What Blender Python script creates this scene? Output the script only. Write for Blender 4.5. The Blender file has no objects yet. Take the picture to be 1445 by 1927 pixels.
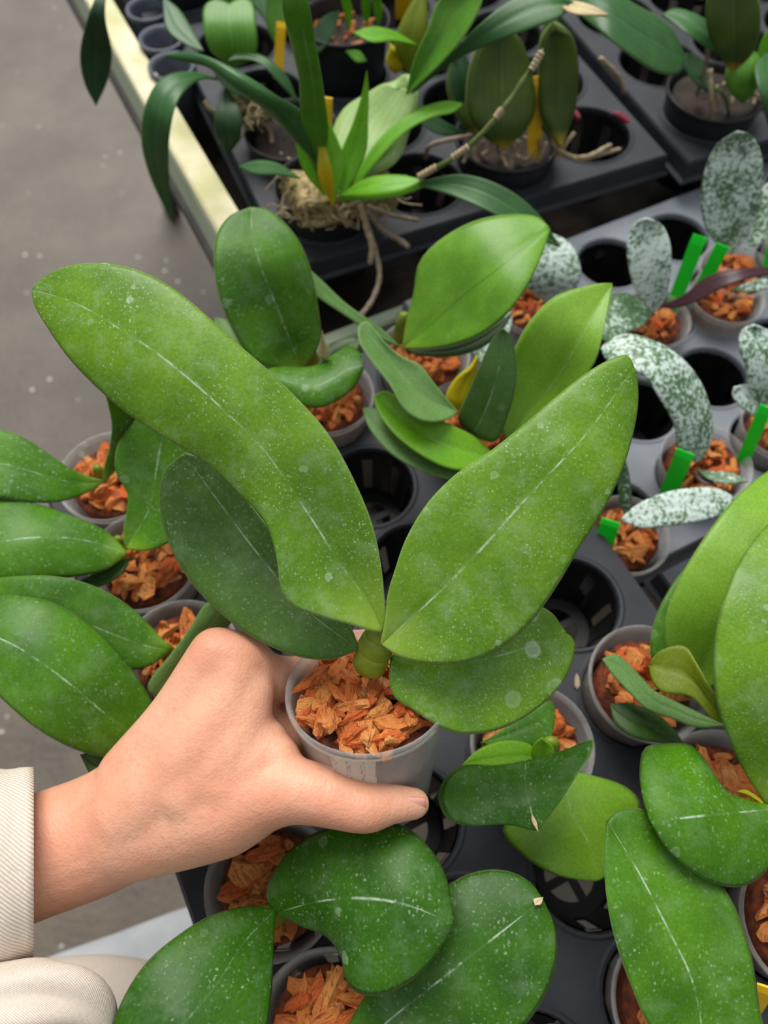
import bpy, bmesh, math, random
import numpy as np
from mathutils import Vector, Matrix

random.seed(7); rng = np.random.default_rng(7)
sc = bpy.context.scene
COL = sc.collection

# ------------------------------------------------------------------ camera, sky, sun, exposure
IW, IH, FPX = 1445.0, 1927.0, 1447.0
TZ = 0.75                       # height of the tray tops above the floor
PITCH = math.radians(62.0)      # camera looks this far below the horizon
CAM = np.array([0.0, 0.0, TZ + 0.40])
cam_d = bpy.data.cameras.new('camera'); cam = bpy.data.objects.new('camera', cam_d); COL.objects.link(cam)
cam.location = CAM; cam.rotation_euler = (math.pi/2 - PITCH, 0, 0)
cam_d.sensor_fit = 'HORIZONTAL'; cam_d.sensor_width = 26.0; cam_d.lens = 26.0 * FPX / IW
cam_d.clip_start = 0.01; cam_d.clip_end = 50
cam_d.dof.use_dof = True; cam_d.dof.focus_distance = 0.272; cam_d.dof.aperture_fstop = 9.5
sc.camera = cam
world = bpy.data.worlds.new('overcast_sky'); sc.world = world; world.use_nodes = True
wn = world.node_tree.nodes; wl = world.node_tree.links; wn.clear()
wo = wn.new('ShaderNodeOutputWorld'); wb = wn.new('ShaderNodeBackground')
wt = wn.new('ShaderNodeTexCoord'); wx = wn.new('ShaderNodeSeparateXYZ'); wr = wn.new('ShaderNodeMapRange')
wl.new(wt.outputs['Generated'], wx.inputs[0]); wl.new(wx.outputs['Z'], wr.inputs[0])
wr.inputs[1].default_value = 0; wr.inputs[2].default_value = 1; wr.inputs[3].default_value = 0.12; wr.inputs[4].default_value = 0.86   # overcast: zenith brighter than horizon
wb.inputs['Color'].default_value = (0.93, 0.97, 1.0, 1)
wl.new(wr.outputs[0], wb.inputs['Strength']); wl.new(wb.outputs[0], wo.inputs[0])
sun_d = bpy.data.lights.new('sun', 'SUN'); sun_d.energy = 3.7; sun_d.angle = math.radians(38); sun_d.color = (1.0, 0.97, 0.92)
sun = bpy.data.objects.new('sun', sun_d); COL.objects.link(sun); sun.location = (0, 0, 3)
sun.rotation_euler = (math.radians(-34), math.radians(-10), 0)
sc.view_settings.view_transform = 'Standard'; sc.view_settings.look = 'None'
sc.view_settings.gamma = 1; sc.view_settings.use_curve_mapping = False
sc.view_settings.exposure = 0.12

# ------------------------------------------------------------------ helpers
FW = np.array([0, math.cos(PITCH), -math.sin(PITCH)]); UPV = np.array([0, math.sin(PITCH), math.cos(PITCH)]); RT = np.array([1.0, 0, 0])
def ray(x, y): return FW + (x - IW/2)/FPX*RT - (y - IH/2)/FPX*UPV
def U(x, y, z):                  # point seen at (x, y) that lies z metres above the tray tops
    d = ray(x, y); t = (TZ + z - CAM[2])/d[2]; return CAM + d*t
def D(x, y, depth): return CAM + ray(x, y)*depth
def lin(r, g, b):
    f = lambda c: (c/255/12.92) if c/255 <= .04045 else ((c/255+.055)/1.055)**2.4
    return (f(r), f(g), f(b), 1)
AT = math.radians(26.8)          # the trays' direction on the bench
UU = np.array([math.cos(AT), math.sin(AT), 0]); VV = np.array([-math.sin(AT), math.cos(AT), 0])
def T(u, v, z=0): return UU*u + VV*v + np.array([0, 0, TZ+z])

def tag(o, label=None, cat=None, group=None, kind=None):
    if label: o['label'] = label
    if cat: o['category'] = cat
    if group: o['group'] = group
    if kind: o['kind'] = kind
    return o
def empty(name, loc, label=None, cat=None, group=None):
    o = bpy.data.objects.new(name, None); COL.objects.link(o); o.location = loc; o.empty_display_size = .01
    return tag(o, label, cat, group)
def link(name, me, parent=None, mat=None):
    o = bpy.data.objects.new(name, me); COL.objects.link(o)
    if mat is not None and not len(me.materials): me.materials.append(mat)
    if parent is not None: o.parent = parent
    return o
def wloc(o):
    p = np.array(o.location)
    while o.parent is not None: o = o.parent; p = p + np.array(o.location)
    return p
def mesh_obj(name, V, F, mat, parent=None, smooth=True, uv=None, org=None):
    V = np.asarray(V, float)
    if org is None: org = wloc(parent) if parent is not None else np.zeros(3)
    me = bpy.data.meshes.new(name); me.from_pydata((V - org).tolist(), [], [list(map(int, f)) for f in F])
    if uv is not None:
        l = me.uv_layers.new(name='UVMap'); idx = np.zeros(len(me.loops), int); me.loops.foreach_get('vertex_index', idx)
        l.data.foreach_set('uv', np.asarray(uv, float)[idx].ravel())
    me.polygons.foreach_set('use_smooth', [smooth]*len(me.polygons)); me.update()
    o = link(name, me, parent, mat)
    if parent is None: o.location = org
    return o
def cr(P, n=None, t=None):
    """centripetal Catmull-Rom through the rows of P; sampled at arc-length fractions t"""
    P = np.asarray(P, float)
    if len(P) == 2: P = np.array([P[0], (P[0]+P[1])/2, P[1]])
    Q = np.vstack([2*P[0]-P[1], P, 2*P[-1]-P[-2]]); out = []
    for i in range(1, len(Q)-2):
        p0, p1, p2, p3 = Q[i-1:i+3]
        k = [0]
        for a, b in ((p0, p1), (p1, p2), (p2, p3)): k.append(k[-1] + max(np.linalg.norm(b[:2]-a[:2]), 1e-6)**.5)
        for s in np.linspace(k[1], k[2], 10, endpoint=False):
            a1 = (k[1]-s)/(k[1]-k[0])*p0 + (s-k[0])/(k[1]-k[0])*p1
            a2 = (k[2]-s)/(k[2]-k[1])*p1 + (s-k[1])/(k[2]-k[1])*p2
            a3 = (k[3]-s)/(k[3]-k[2])*p2 + (s-k[2])/(k[3]-k[2])*p3
            b1 = (k[2]-s)/(k[2]-k[0])*a1 + (s-k[0])/(k[2]-k[0])*a2
            b2 = (k[3]-s)/(k[3]-k[1])*a2 + (s-k[1])/(k[3]-k[1])*a3
            out.append((k[2]-s)/(k[2]-k[1])*b1 + (s-k[1])/(k[2]-k[1])*b2)
    out.append(P[-1]); out = np.array(out)
    d = np.r_[0, np.cumsum(np.linalg.norm(np.diff(out[:, :2] if P.shape[1] > 2 and t is not None else out, axis=0), axis=1))]; d /= d[-1]
    if t is None: t = np.linspace(0, 1, n)
    return np.stack([np.interp(t, d, out[:, k]) for k in range(out.shape[1])], 1)
def vals(v, t):
    v = np.atleast_1d(np.asarray(v, float))
    if len(v) == 1: return np.full(len(t), v[0])
    x = np.linspace(0, 1, len(v)); P = np.stack([x, v], 1)
    c = cr(P, t=np.linspace(0, 1, 200)); return np.interp(t, c[:, 0], c[:, 1])

# ------------------------------------------------------------------ materials
def nmat(name):
    m = bpy.data.materials.new(name); m.use_nodes = True; n = m.node_tree.nodes; l = m.node_tree.links
    n.clear(); out = n.new('ShaderNodeOutputMaterial'); b = n.new('ShaderNodeBsdfPrincipled'); l.new(b.outputs[0], out.inputs[0])
    return m, n, l, b, out
def noise(n, l, co, scale, detail=3, rough=.55):
    t = n.new('ShaderNodeTexNoise'); t.inputs['Scale'].default_value = scale; t.inputs['Detail'].default_value = detail; t.inputs['Roughness'].default_value = rough
    l.new(co, t.inputs['Vector']); return t.outputs['Fac']
def mrange(n, l, v, a, b, c=0., d=1.):
    t = n.new('ShaderNodeMapRange'); t.inputs[1].default_value = a; t.inputs[2].default_value = b; t.inputs[3].default_value = c; t.inputs[4].default_value = d
    l.new(v, t.inputs[0]); return t.outputs[0]
def mth(n, l, op, a, b=None):
    t = n.new('ShaderNodeMath'); t.operation = op
    for i, v in enumerate((a, b)):
        if v is None: continue
        if isinstance(v, (int, float)): t.inputs[i].default_value = v
        else: l.new(v, t.inputs[i])
    return t.outputs[0]
def mix(n, l, f, a, b):
    t = n.new('ShaderNodeMix'); t.data_type = 'RGBA'
    for s, v in ((t.inputs[0], f), (t.inputs[6], a), (t.inputs[7], b)):
        if isinstance(v, (int, float, tuple)): s.default_value = v
        else: l.new(v, s)
    return t.outputs[2]
def bump(n, l, b, h, strength=.3, dist=.001):
    t = n.new('ShaderNodeBump'); t.inputs['Strength'].default_value = strength; t.inputs['Distance'].default_value = dist
    l.new(h, t.inputs['Height']); l.new(t.outputs[0], b.inputs['Normal'])
def objco(n): return n.new('ShaderNodeTexCoord').outputs['Object']

def leaf_mat(name, c1, c2, spots=.5, rib=.6, rough=.36, trans=.12, basecol=None, ribs=False, ribdark=False, spot_scale=700, spec=.34, blot=None, blot_amt=.86):
    m, n, l, b, out = nmat(name); co = objco(n)
    uv = n.new('ShaderNodeUVMap'); uv.uv_map = 'UVMap'; s = n.new('ShaderNodeSeparateXYZ'); l.new(uv.outputs[0], s.inputs[0])
    base = mix(n, l, mrange(n, l, noise(n, l, co, 38, 2), .35, .65), c1, c2)
    fine = mrange(n, l, noise(n, l, co, 900, 2), .3, .7, .85, 1.15)
    hs = n.new('ShaderNodeHueSaturation'); l.new(base, hs.inputs['Color']); l.new(fine, hs.inputs['Value']); base = hs.outputs[0]
    if basecol: base = mix(n, l, mrange(n, l, s.outputs['Y'], .16, .0), base, basecol)
    if ribs:
        w = mth(n, l, 'SINE', mth(n, l, 'MULTIPLY', s.outputs['X'], 60.0)); base = mix(n, l, mrange(n, l, w, -.2, 1., 0, .16), base, tuple(x*.45 for x in c1[:3])+(1,))
    du = mth(n, l, 'ABSOLUTE', mth(n, l, 'SUBTRACT', s.outputs['X'], .5))
    ribm = mrange(n, l, du, .012, .002)
    if ribdark:
        base = mix(n, l, mth(n, l, 'MULTIPLY', ribm, .55), base, tuple(x*.35 for x in c1[:3])+(1,))
    else:
        rn = mth(n, l, 'MULTIPLY', ribm, mrange(n, l, noise(n, l, co, 95, 4, .7), .46, .60, .04, rib)); base = mix(n, l, rn, base, lin(196, 214, 192))
    # thin paler margin of the blade
    base = mix(n, l, mrange(n, l, du, .482, .499, 0, .45), base, lin(172, 196, 128))
    if spots > 0:
        dn = n.new('ShaderNodeTexNoise'); dn.inputs['Scale'].default_value = spot_scale*.8; dn.inputs['Detail'].default_value = 2; l.new(co, dn.inputs['Vector'])
        dm = n.new('ShaderNodeVectorMath'); dm.operation = 'MULTIPLY_ADD'; l.new(dn.outputs['Color'], dm.inputs[0]); dm.inputs[1].default_value = (1.6/spot_scale,)*3; l.new(co, dm.inputs[2]); cd = dm.outputs[0]
        vo = n.new('ShaderNodeTexVoronoi'); vo.inputs['Scale'].default_value = spot_scale; l.new(cd, vo.inputs['Vector'])
        dots = mrange(n, l, vo.outputs['Distance'], .42, .12)
        sp = n.new('ShaderNodeSeparateColor'); l.new(vo.outputs['Color'], sp.inputs[0])
        dots = mth(n, l, 'MULTIPLY', dots, mrange(n, l, sp.outputs[0], .35, .95))
        vo2 = n.new('ShaderNodeTexVoronoi'); vo2.inputs['Scale'].default_value = blot or spot_scale*.2; l.new(cd, vo2.inputs['Vector'])
        ring = mth(n, l, 'MULTIPLY', mrange(n, l, vo2.outputs['Distance'], .14, .22), mrange(n, l, vo2.outputs['Distance'], .30, .23))
        sp2 = n.new('ShaderNodeSeparateColor'); l.new(vo2.outputs['Color'], sp2.inputs[0])
        blot = mrange(n, l, vo2.outputs['Distance'], .26, .22, 0, .45); ring = mth(n, l, 'MULTIPLY', mth(n, l, 'MAXIMUM', mth(n, l, 'MULTIPLY', ring, .7), blot), mrange(n, l, sp2.outputs[1], blot_amt, blot_amt+.06))
        patch = mrange(n, l, noise(n, l, co, 55, 4, .65), .40, .66, .15, 1.)
        f = mth(n, l, 'MULTIPLY', mth(n, l, 'MAXIMUM', dots, ring), mth(n, l, 'MULTIPLY', patch, spots))
        haze = mth(n, l, 'MULTIPLY', mrange(n, l, noise(n, l, co, 90, 5, .7), .5, .75), spots*.22)
        f = mth(n, l, 'MAXIMUM', f, haze)
        base = mix(n, l, f, base, lin(206, 224, 200))
        l.new(mth(n, l, 'ADD', mth(n, l, 'MULTIPLY', f, .35), rough), b.inputs['Roughness'])
    else: b.inputs['Roughness'].default_value = rough
    l.new(base, b.inputs['Base Color']); b.inputs['Specular IOR Level'].default_value = spec
    bump(n, l, b, noise(n, l, co, 500, 2), .12, .0006)
    if trans > 0:
        tr = n.new('ShaderNodeBsdfTranslucent'); hs2 = n.new('ShaderNodeHueSaturation'); l.new(base, hs2.inputs['Color']); hs2.inputs['Saturation'].default_value = 1.15; hs2.inputs['Value'].default_value = 1.5
        l.new(hs2.outputs[0], tr.inputs['Color']); mx = n.new('ShaderNodeMixShader'); mx.inputs[0].default_value = trans
        l.new(b.outputs[0], mx.inputs[1]); l.new(tr.outputs[0], mx.inputs[2]); l.new(mx.outputs[0], out.inputs[0])
    return m
def plain(name, c1, c2=None, scale=80, rough=.5, bmp=0, bscale=400, spec=.4, detail=4):
    m, n, l, b, out = nmat(name); co = objco(n)
    if c2: l.new(mix(n, l, mrange(n, l, noise(n, l, co, scale, detail), .35, .65), c1, c2), b.inputs['Base Color'])
    else: b.inputs['Base Color'].default_value = c1
    b.inputs['Roughness'].default_value = rough; b.inputs['Specular IOR Level'].default_value = spec
    if bmp: bump(n, l, b, noise(n, l, co, bscale, 5), bmp, .001)
    return m
M = {}
M['held'] = leaf_mat('held_leaf', lin(80, 122, 8), lin(102, 144, 20), spots=.74, rib=.75, rough=.40, basecol=lin(132, 160, 50), spot_scale=1000)
M['held_marked'] = leaf_mat('held_leaf_watermarked', lin(80, 122, 8), lin(102, 144, 20), spots=.7, rib=.3, rough=.40, spot_scale=1000, blot=75, blot_amt=.62)
M['held_shaded'] = leaf_mat('held_leaf_shaded', lin(50, 84, 6), lin(64, 100, 12), spots=.40, rib=.45, rough=.42)  # held leaf green darkened: the longest leaf's shade is put into the colour
M['phal'] = leaf_mat('orchid_leaf', lin(54, 100, 8), lin(74, 124, 16), spots=.42, rib=.7, rough=.42, basecol=lin(120, 160, 40), spot_scale=560, spec=.26)
M['phal_dark'] = leaf_mat('orchid_leaf_dark_shaded', lin(40, 82, 8), lin(56, 102, 14), spots=.40, rib=.6, rough=.42, spot_scale=640, spec=.24)  # deeper green, with the shade over the bottom plants put into the colour
M['phal_clean'] = leaf_mat('orchid_leaf_clean', lin(82, 130, 20), lin(102, 152, 34), spots=.12, rib=.1, rough=.36, basecol=lin(130, 168, 48), ribdark=True)
M['phal_bright'] = leaf_mat('orchid_leaf_bright', lin(98, 158, 14), lin(116, 172, 22), spots=.08, rib=.35, rough=.4, trans=.25)
M['phal_pale'] = leaf_mat('orchid_leaf_pale', lin(108, 154, 34), lin(124, 168, 50), spots=.08, rib=.35, rough=.38, trans=.2)
M['phal_back'] = leaf_mat('orchid_leaf_underside', lin(84, 122, 56), lin(100, 138, 72), spots=.15, rib=.3, rough=.5)
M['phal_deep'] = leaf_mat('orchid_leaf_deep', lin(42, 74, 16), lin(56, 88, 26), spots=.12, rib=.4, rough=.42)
M['phal_olive'] = leaf_mat('orchid_leaf_olive', lin(104, 122, 18), lin(120, 134, 24), spots=.0, rib=.1, rough=.45, trans=.2)
M['strap'] = leaf_mat('strap_leaf', lin(44, 86, 40), lin(58, 104, 50), spots=0, rib=.1, rough=.4, ribs=True)
M['strap_bright'] = leaf_mat('strap_leaf_bright', lin(96, 160, 26), lin(116, 176, 38), spots=0, rib=.1, rough=.4, trans=.25)
M['strap_mid'] = leaf_mat('strap_leaf_mid', lin(76, 130, 30), lin(92, 146, 44), spots=0, rib=.1, rough=.4, ribs=True, trans=.18)
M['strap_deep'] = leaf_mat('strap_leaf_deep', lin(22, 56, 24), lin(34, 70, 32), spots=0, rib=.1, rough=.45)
M['bulb'] = leaf_mat('pseudobulb', lin(136, 164, 92), lin(150, 178, 110), spots=0, rib=.1, rough=.45, ribs=True, trans=0)
M['bulb_olive'] = leaf_mat('pseudobulb_olive', lin(48, 70, 10), lin(68, 86, 14), spots=0, rib=.1, rough=.5, ribs=True, trans=0, basecol=lin(196, 160, 40))
M['yellow_leaf'] = leaf_mat('yellowing_leaf', lin(206, 176, 12), lin(168, 170, 22), spots=0, rib=0, rough=.45, trans=.2)
M['purple'] = leaf_mat('purple_underside', lin(66, 30, 36), lin(50, 26, 34), spots=0, rib=.1, rough=.4, trans=.08)
M['dry'] = leaf_mat('dry_sheath', lin(206, 190, 150), lin(186, 166, 122), spots=0, rib=0, rough=.8, trans=.1)
def silver_mat(name, thr):
    m, n, l, b, out = nmat(name); co = objco(n)
    uv = n.new('ShaderNodeUVMap'); uv.uv_map = 'UVMap'; mp = n.new('ShaderNodeMapping'); l.new(uv.outputs[0], mp.inputs[0]); mp.inputs['Scale'].default_value = (1, .8, 1)
    a = noise(n, l, co, 420, 5, .68); g = noise(n, l, co, 60, 2)
    f = mrange(n, l, mth(n, l, 'ADD', a, mth(n, l, 'MULTIPLY', g, .35)), thr, thr+.13)
    l.new(mix(n, l, f, lin(196, 212, 203), lin(66, 100, 58)), b.inputs['Base Color']); b.inputs['Roughness'].default_value = .5
    bump(n, l, b, a, .2, .0006); return m
M['silver'] = silver_mat('silver_leaf', .60); M['silver_pale'] = silver_mat('silver_leaf_pale', .655); M['silver_green'] = silver_mat('silver_leaf_green', .52)
M['tray_dark'] = plain('tray_black', lin(36, 38, 43), lin(46, 49, 54), 30, .55, .15, 700, spec=.28)
M['tray_grey'] = plain('tray_grey', lin(112, 117, 126), lin(126, 131, 139), 30, .55, .15, 700)
M['tray_mid'] = plain('tray_slate', lin(38, 40, 45), lin(48, 51, 56), 30, .55, .15, 700, spec=.25)
M['cup'] = plain('cup_black', lin(13, 13, 15), lin(19, 19, 21), 40, .45)
M['black_pot'] = plain('black_pot', lin(24, 25, 28), lin(36, 37, 41), 40, .5)
M['grey_pot'] = plain('slate_pot', lin(86, 92, 104), lin(70, 76, 88), 40, .5)
M['root'] = plain('aerial_root', lin(176, 160, 128), lin(146, 128, 98), 300, .7, .3, 900)
M['root_grey'] = plain('aerial_root_grey', lin(150, 134, 116), lin(122, 106, 88), 300, .7, .3, 900)
M['moss'] = plain('dry_moss', lin(186, 168, 118), lin(104, 88, 46), 260, .95, .8, 600)
M['rail'] = plain('rail_paint', lin(220, 210, 178), lin(188, 184, 132), 26, .6, .25, 200)
M['rail_side'] = plain('rail_side_paint', lin(178, 190, 164), lin(190, 200, 172), 20, .6, .15, 200)
M['steel'] = plain('bench_steel', lin(60, 60, 58), lin(84, 80, 74), 60, .6, .2, 300)
M['fabric_black'] = plain('weed_mat', lin(24, 23, 22), lin(50, 38, 28), 30, .9, .5, 500)
M['stem'] = plain('orchid_stem', lin(128, 142, 34), lin(98, 122, 20), 160, .4)
m, n, l, b, out = nmat('tag_green'); b.inputs['Base Color'].default_value = lin(44, 226, 62); b.inputs['Roughness'].default_value = .35
tr = n.new('ShaderNodeBsdfTranslucent'); tr.inputs[0].default_value = lin(50, 236, 66); mx = n.new('ShaderNodeMixShader'); mx.inputs[0].default_value = .45
l.new(b.outputs[0], mx.inputs[1]); l.new(tr.outputs[0], mx.inputs[2]); l.new(mx.outputs[0], out.inputs[0]); M['tag_green'] = m
M['cane'] = plain('cane', lin(74, 92, 40), lin(96, 108, 52), 120, .5)
M['tag_yellow'] = plain('tag_yellow', lin(232, 190, 14), lin(220, 168, 10), 60, rough=.5)
M['bud'] = plain('red_bud', lin(150, 40, 66), lin(110, 30, 50), 200, .5)
M['nail'] = plain('fingernail', lin(222, 146, 132), lin(230, 164, 150), 120, .28, spec=.5)
M['trouser'] = plain('trouser_cloth', lin(170, 173, 176), lin(184, 187, 190), 30, .9, .4, 1200)
M['debris'] = plain('debris', lin(190, 176, 150), lin(160, 140, 110), 300, .8, .5, 600)

m, n, l, b, out = nmat('bark'); co = objco(n); oi = n.new('ShaderNodeObjectInfo')
ga = n.new('ShaderNodeMapping'); l.new(co, ga.inputs[0]); ga.inputs['Scale'].default_value = (1, .22, 1)
ad = n.new('ShaderNodeVectorMath'); ad.operation = 'ADD'; l.new(ga.outputs[0], ad.inputs[0]); l.new(oi.outputs['Location'], ad.inputs[1])
sc_ = n.new('ShaderNodeVectorMath'); sc_.operation = 'SCALE'; l.new(oi.outputs['Location'], sc_.inputs[0]); sc_.inputs['Scale'].default_value = 97.0; l.new(sc_.outputs[0], ad.inputs[1])
gr = noise(n, l, ad.outputs[0], 13, 4, .7)
c = mix(n, l, oi.outputs['Random'], lin(222, 100, 36), lin(244, 164, 84))
c = mix(n, l, mrange(n, l, gr, .30, .48), lin(134, 52, 20), c)
c = mix(n, l, mrange(n, l, noise(n, l, ad.outputs[0], 3.2, 3), .58, .72, 0, .8), c, lin(236, 190, 128))
l.new(c, b.inputs['Base Color']); b.inputs['Roughness'].default_value = .85; bump(n, l, b, gr, .6, .05); M['bark'] = m
M['bark_bed'] = plain('bark_bed', lin(120, 56, 26), lin(60, 30, 18), 220, .95, 1., 300)

m, n, l, b, out = nmat('clear_pot'); co = objco(n)
b.inputs['Base Color'].default_value = lin(206, 204, 200); b.inputs['Roughness'].default_value = .22
tr = n.new('ShaderNodeBsdfTransparent'); tr.inputs[0].default_value = (.95, .95, .94, 1)
lw = n.new('ShaderNodeLayerWeight'); lw.inputs[0].default_value = .35
f = mth(n, l, 'ADD', mrange(n, l, noise(n, l, co, 120, 3), .3, .7, .13, .26), mth(n, l, 'MULTIPLY', lw.outputs['Facing'], .3))
mx = n.new('ShaderNodeMixShader'); l.new(f, mx.inputs[0]); l.new(tr.outputs[0], mx.inputs[1]); l.new(b.outputs[0], mx.inputs[2]); l.new(mx.outputs[0], out.inputs[0]); M['clear'] = m

m, n, l, b, out = nmat('printed_sticker'); uv = n.new('ShaderNodeUVMap'); uv.uv_map = 'UVMap'
mp = n.new('ShaderNodeMapping'); l.new(uv.outputs[0], mp.inputs[0]); mp.inputs['Scale'].default_value = (22, 9, 1)
no = noise(n, l, mp.outputs[0], 1.4, 2); sx = n.new('ShaderNodeSeparateXYZ'); l.new(uv.outputs[0], sx.inputs[0])
band = mrange(n, l, mth(n, l, 'SINE', mth(n, l, 'MULTIPLY', sx.outputs['X'], 20.0)), .3, .6)
ink = mth(n, l, 'MULTIPLY', mrange(n, l, no, .50, .58), band)
l.new(mix(n, l, mth(n, l, 'MULTIPLY', ink, .85), lin(226, 212, 192), lin(120, 96, 74)), b.inputs['Base Color']); b.inputs['Roughness'].default_value = .55; M['sticker'] = m

m, n, l, b, out = nmat('skin'); co = objco(n)
c = mix(n, l, mrange(n, l, noise(n, l, co, 26, 3), .38, .62), lin(226, 170, 140), lin(216, 152, 122))
c = mix(n, l, mrange(n, l, noise(n, l, co, 420, 3), .5, .8, 0, .35), c, lin(196, 124, 96))
l.new(c, b.inputs['Base Color']); b.inputs['Roughness'].default_value = .48; b.inputs['Specular IOR Level'].default_value = .4
b.inputs['Subsurface Weight'].default_value = .18; b.inputs['Subsurface Radius'].default_value = (.006, .0025, .0015); b.inputs['Subsurface Scale'].default_value = 1.0
vo = n.new('ShaderNodeTexVoronoi'); vo.inputs['Scale'].default_value = 900; l.new(co, vo.inputs['Vector'])
h = mth(n, l, 'ADD', mth(n, l, 'MULTIPLY', vo.outputs['Distance'], .5), mth(n, l, 'ADD', noise(n, l, co, 180, 4), mth(n, l, 'MULTIPLY', noise(n, l, co, 45, 3), 1.6))); bump(n, l, b, h, .24, .0010); M['skin'] = m

def twill(name, c1, c2):
    m, n, l, b, out = nmat(name); uv = n.new('ShaderNodeUVMap'); uv.uv_map = 'UVMap'
    w = n.new('ShaderNodeTexWave'); w.inputs['Scale'].default_value = 1.0; w.bands_direction = 'DIAGONAL'; w.inputs['Distortion'].default_value = .25
    l.new(uv.outputs[0], w.inputs['Vector']); co = objco(n)
    l.new(mix(n, l, mth(n, l, 'MULTIPLY', w.outputs['Fac'], mrange(n, l, noise(n, l, co, 900, 3), .3, .6, .5, 1)), c2, c1), b.inputs['Base Color']); b.inputs['Roughness'].default_value = .95; b.inputs['Specular IOR Level'].default_value = .15
    bump(n, l, b, w.outputs['Fac'], .5, .0004); return m
M['twill'] = twill('beige_twill', lin(236, 224, 210), lin(196, 180, 164))
M['thread'] = plain('thread', lin(214, 200, 184), None, rough=.9)

m, n, l, b, out = nmat('concrete'); co = objco(n)
c = mix(n, l, mrange(n, l, noise(n, l, co, 5, 6, .65), .35, .68), lin(72, 63, 52), lin(98, 87, 74))
c = mix(n, l, mrange(n, l, noise(n, l, co, 60, 5, .7), .55, .75, 0, .5), c, lin(56, 49, 41))
vo = n.new('ShaderNodeTexVoronoi'); vo.inputs['Scale'].default_value = 34; l.new(co, vo.inputs['Vector'])
sp = n.new('ShaderNodeSeparateColor'); l.new(vo.outputs['Color'], sp.inputs[0])
gl = mth(n, l, 'MULTIPLY', mrange(n, l, vo.outputs['Distance'], .14, .07), mrange(n, l, sp.outputs[0], .6, .8))
c = mix(n, l, mth(n, l, 'MULTIPLY', gl, .8), c, lin(226, 222, 212))
l.new(c, b.inputs['Base Color']); b.inputs['Roughness'].default_value = .55; bump(n, l, b, noise(n, l, co, 90, 5), .4, .004); M['floor'] = m

# ------------------------------------------------------------------ shape builders
def leaf_mesh(base, tip, L, R, Mid, z, zl, zr, mode, thick, nu=14, nv=30, groove=.0007):
    t = .5 - .5*np.cos(np.linspace(0, 1, nv)*math.pi); t = .45*t + .55*np.linspace(0, 1, nv)
    cl = cr([base]+list(L)+[tip], t=t); crr = cr([base]+list(R)+[tip], t=t)
    cm = cr([base]+list(Mid)+[tip], t=t) if Mid else (cl+crr)/2
    zz = vals(z, t); env = np.sin(np.pi*np.clip(t, 0, 1))**.5
    conv = (lambda p, h: U(p[0], p[1], h)) if mode == 'z' else (lambda p, h: D(p[0], p[1], h))
    dl, dr = vals(zl, t)*env, vals(zr, t)*env
    PL = np.array([conv(p, h) for p, h in zip(cl, zz+dl)]); PM = np.array([conv(p, h) for p, h in zip(cm, zz)]); PR = np.array([conv(p, h) for p, h in zip(crr, zz+dr)])
    s = np.sin(np.linspace(-1, 1, nu+1)*math.pi/2); s = .5*s + .5*np.linspace(-1, 1, nu+1)
    a = (s*(s-1)/2)[None, :, None]; bq = (1-s*s)[None, :, None]; c = (s*(s+1)/2)[None, :, None]
    quad = a*PL[:, None] + bq*PM[:, None] + c*PR[:, None]
    ln = np.where((s < 0)[None, :, None], -s[None, :, None]*PL[:, None] + (1+s)[None, :, None]*PM[:, None], s[None, :, None]*PR[:, None] + (1-s)[None, :, None]*PM[:, None])
    G = .62*quad + .38*ln
    du = np.gradient(G, axis=1); dv = np.gradient(G, axis=0); N = np.cross(du, dv); N /= np.maximum(np.linalg.norm(N, axis=2, keepdims=True), 1e-12)
    if nv > 4:       # the two end rows collapse to a point: borrow the neighbour's normal
        N[0] = N[2]; N[1] = N[2]; N[-1] = N[-3]; N[-2] = N[-3]
    view = G.mean((0, 1)) - CAM
    if (N.mean((0, 1))*view).sum() > 0: N = -N
    prof = np.sqrt(np.clip(1-np.abs(s)**6, 0, 1))[None, :, None]*np.ones((nv, 1, 1)); prof[0] = 0; prof[-1] = 0
    gv = (np.exp(-(s/.10)**2)*groove)[None, :, None]*np.sin(np.pi*t)[:, None, None]**.5
    TOP = G + N*(thick/2*prof - gv); BOT = G - N*(thick/2*prof + gv*.6)
    k = nu+1; nV = nv*k; V = np.vstack([TOP.reshape(-1, 3), BOT.reshape(-1, 3)])
    bid = np.arange(nV).reshape(nv, k) + nV; tid = np.arange(nV).reshape(nv, k)
    edge = np.zeros((nv, k), bool); edge[:, 0] = edge[:, -1] = True; edge[0] = edge[-1] = True
    bid[edge] = tid[edge]
    F = []
    for i in range(nv-1):
        for j in range(nu):
            F.append((tid[i, j], tid[i, j+1], tid[i+1, j+1], tid[i+1, j])); F.append((bid[i, j], bid[i+1, j], bid[i+1, j+1], bid[i, j+1]))
    uvx = np.tile(s*.5+.5, (nv, 1)); uvy = np.tile(t[:, None], (1, k)); uv = np.stack([uvx, uvy], 2).reshape(-1, 2)
    return V, F, np.vstack([uv, uv])
def leaf(parent, mat, base, tip, L, R, Mid=None, z=(.05, .09), zl=0., zr=0., mode='z', thick=.0017, name='leaf', label=None, **kw):
    if parent.name.startswith('silver'): z = tuple(np.atleast_1d(z) + SZ)
    V, F, uv = leaf_mesh(base, tip, L, R, Mid, z, zl, zr, mode, thick, **kw)
    o = mesh_obj(name, V, F, M[mat], parent, True, uv)
    if label: o['label'] = label
    return o
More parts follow.
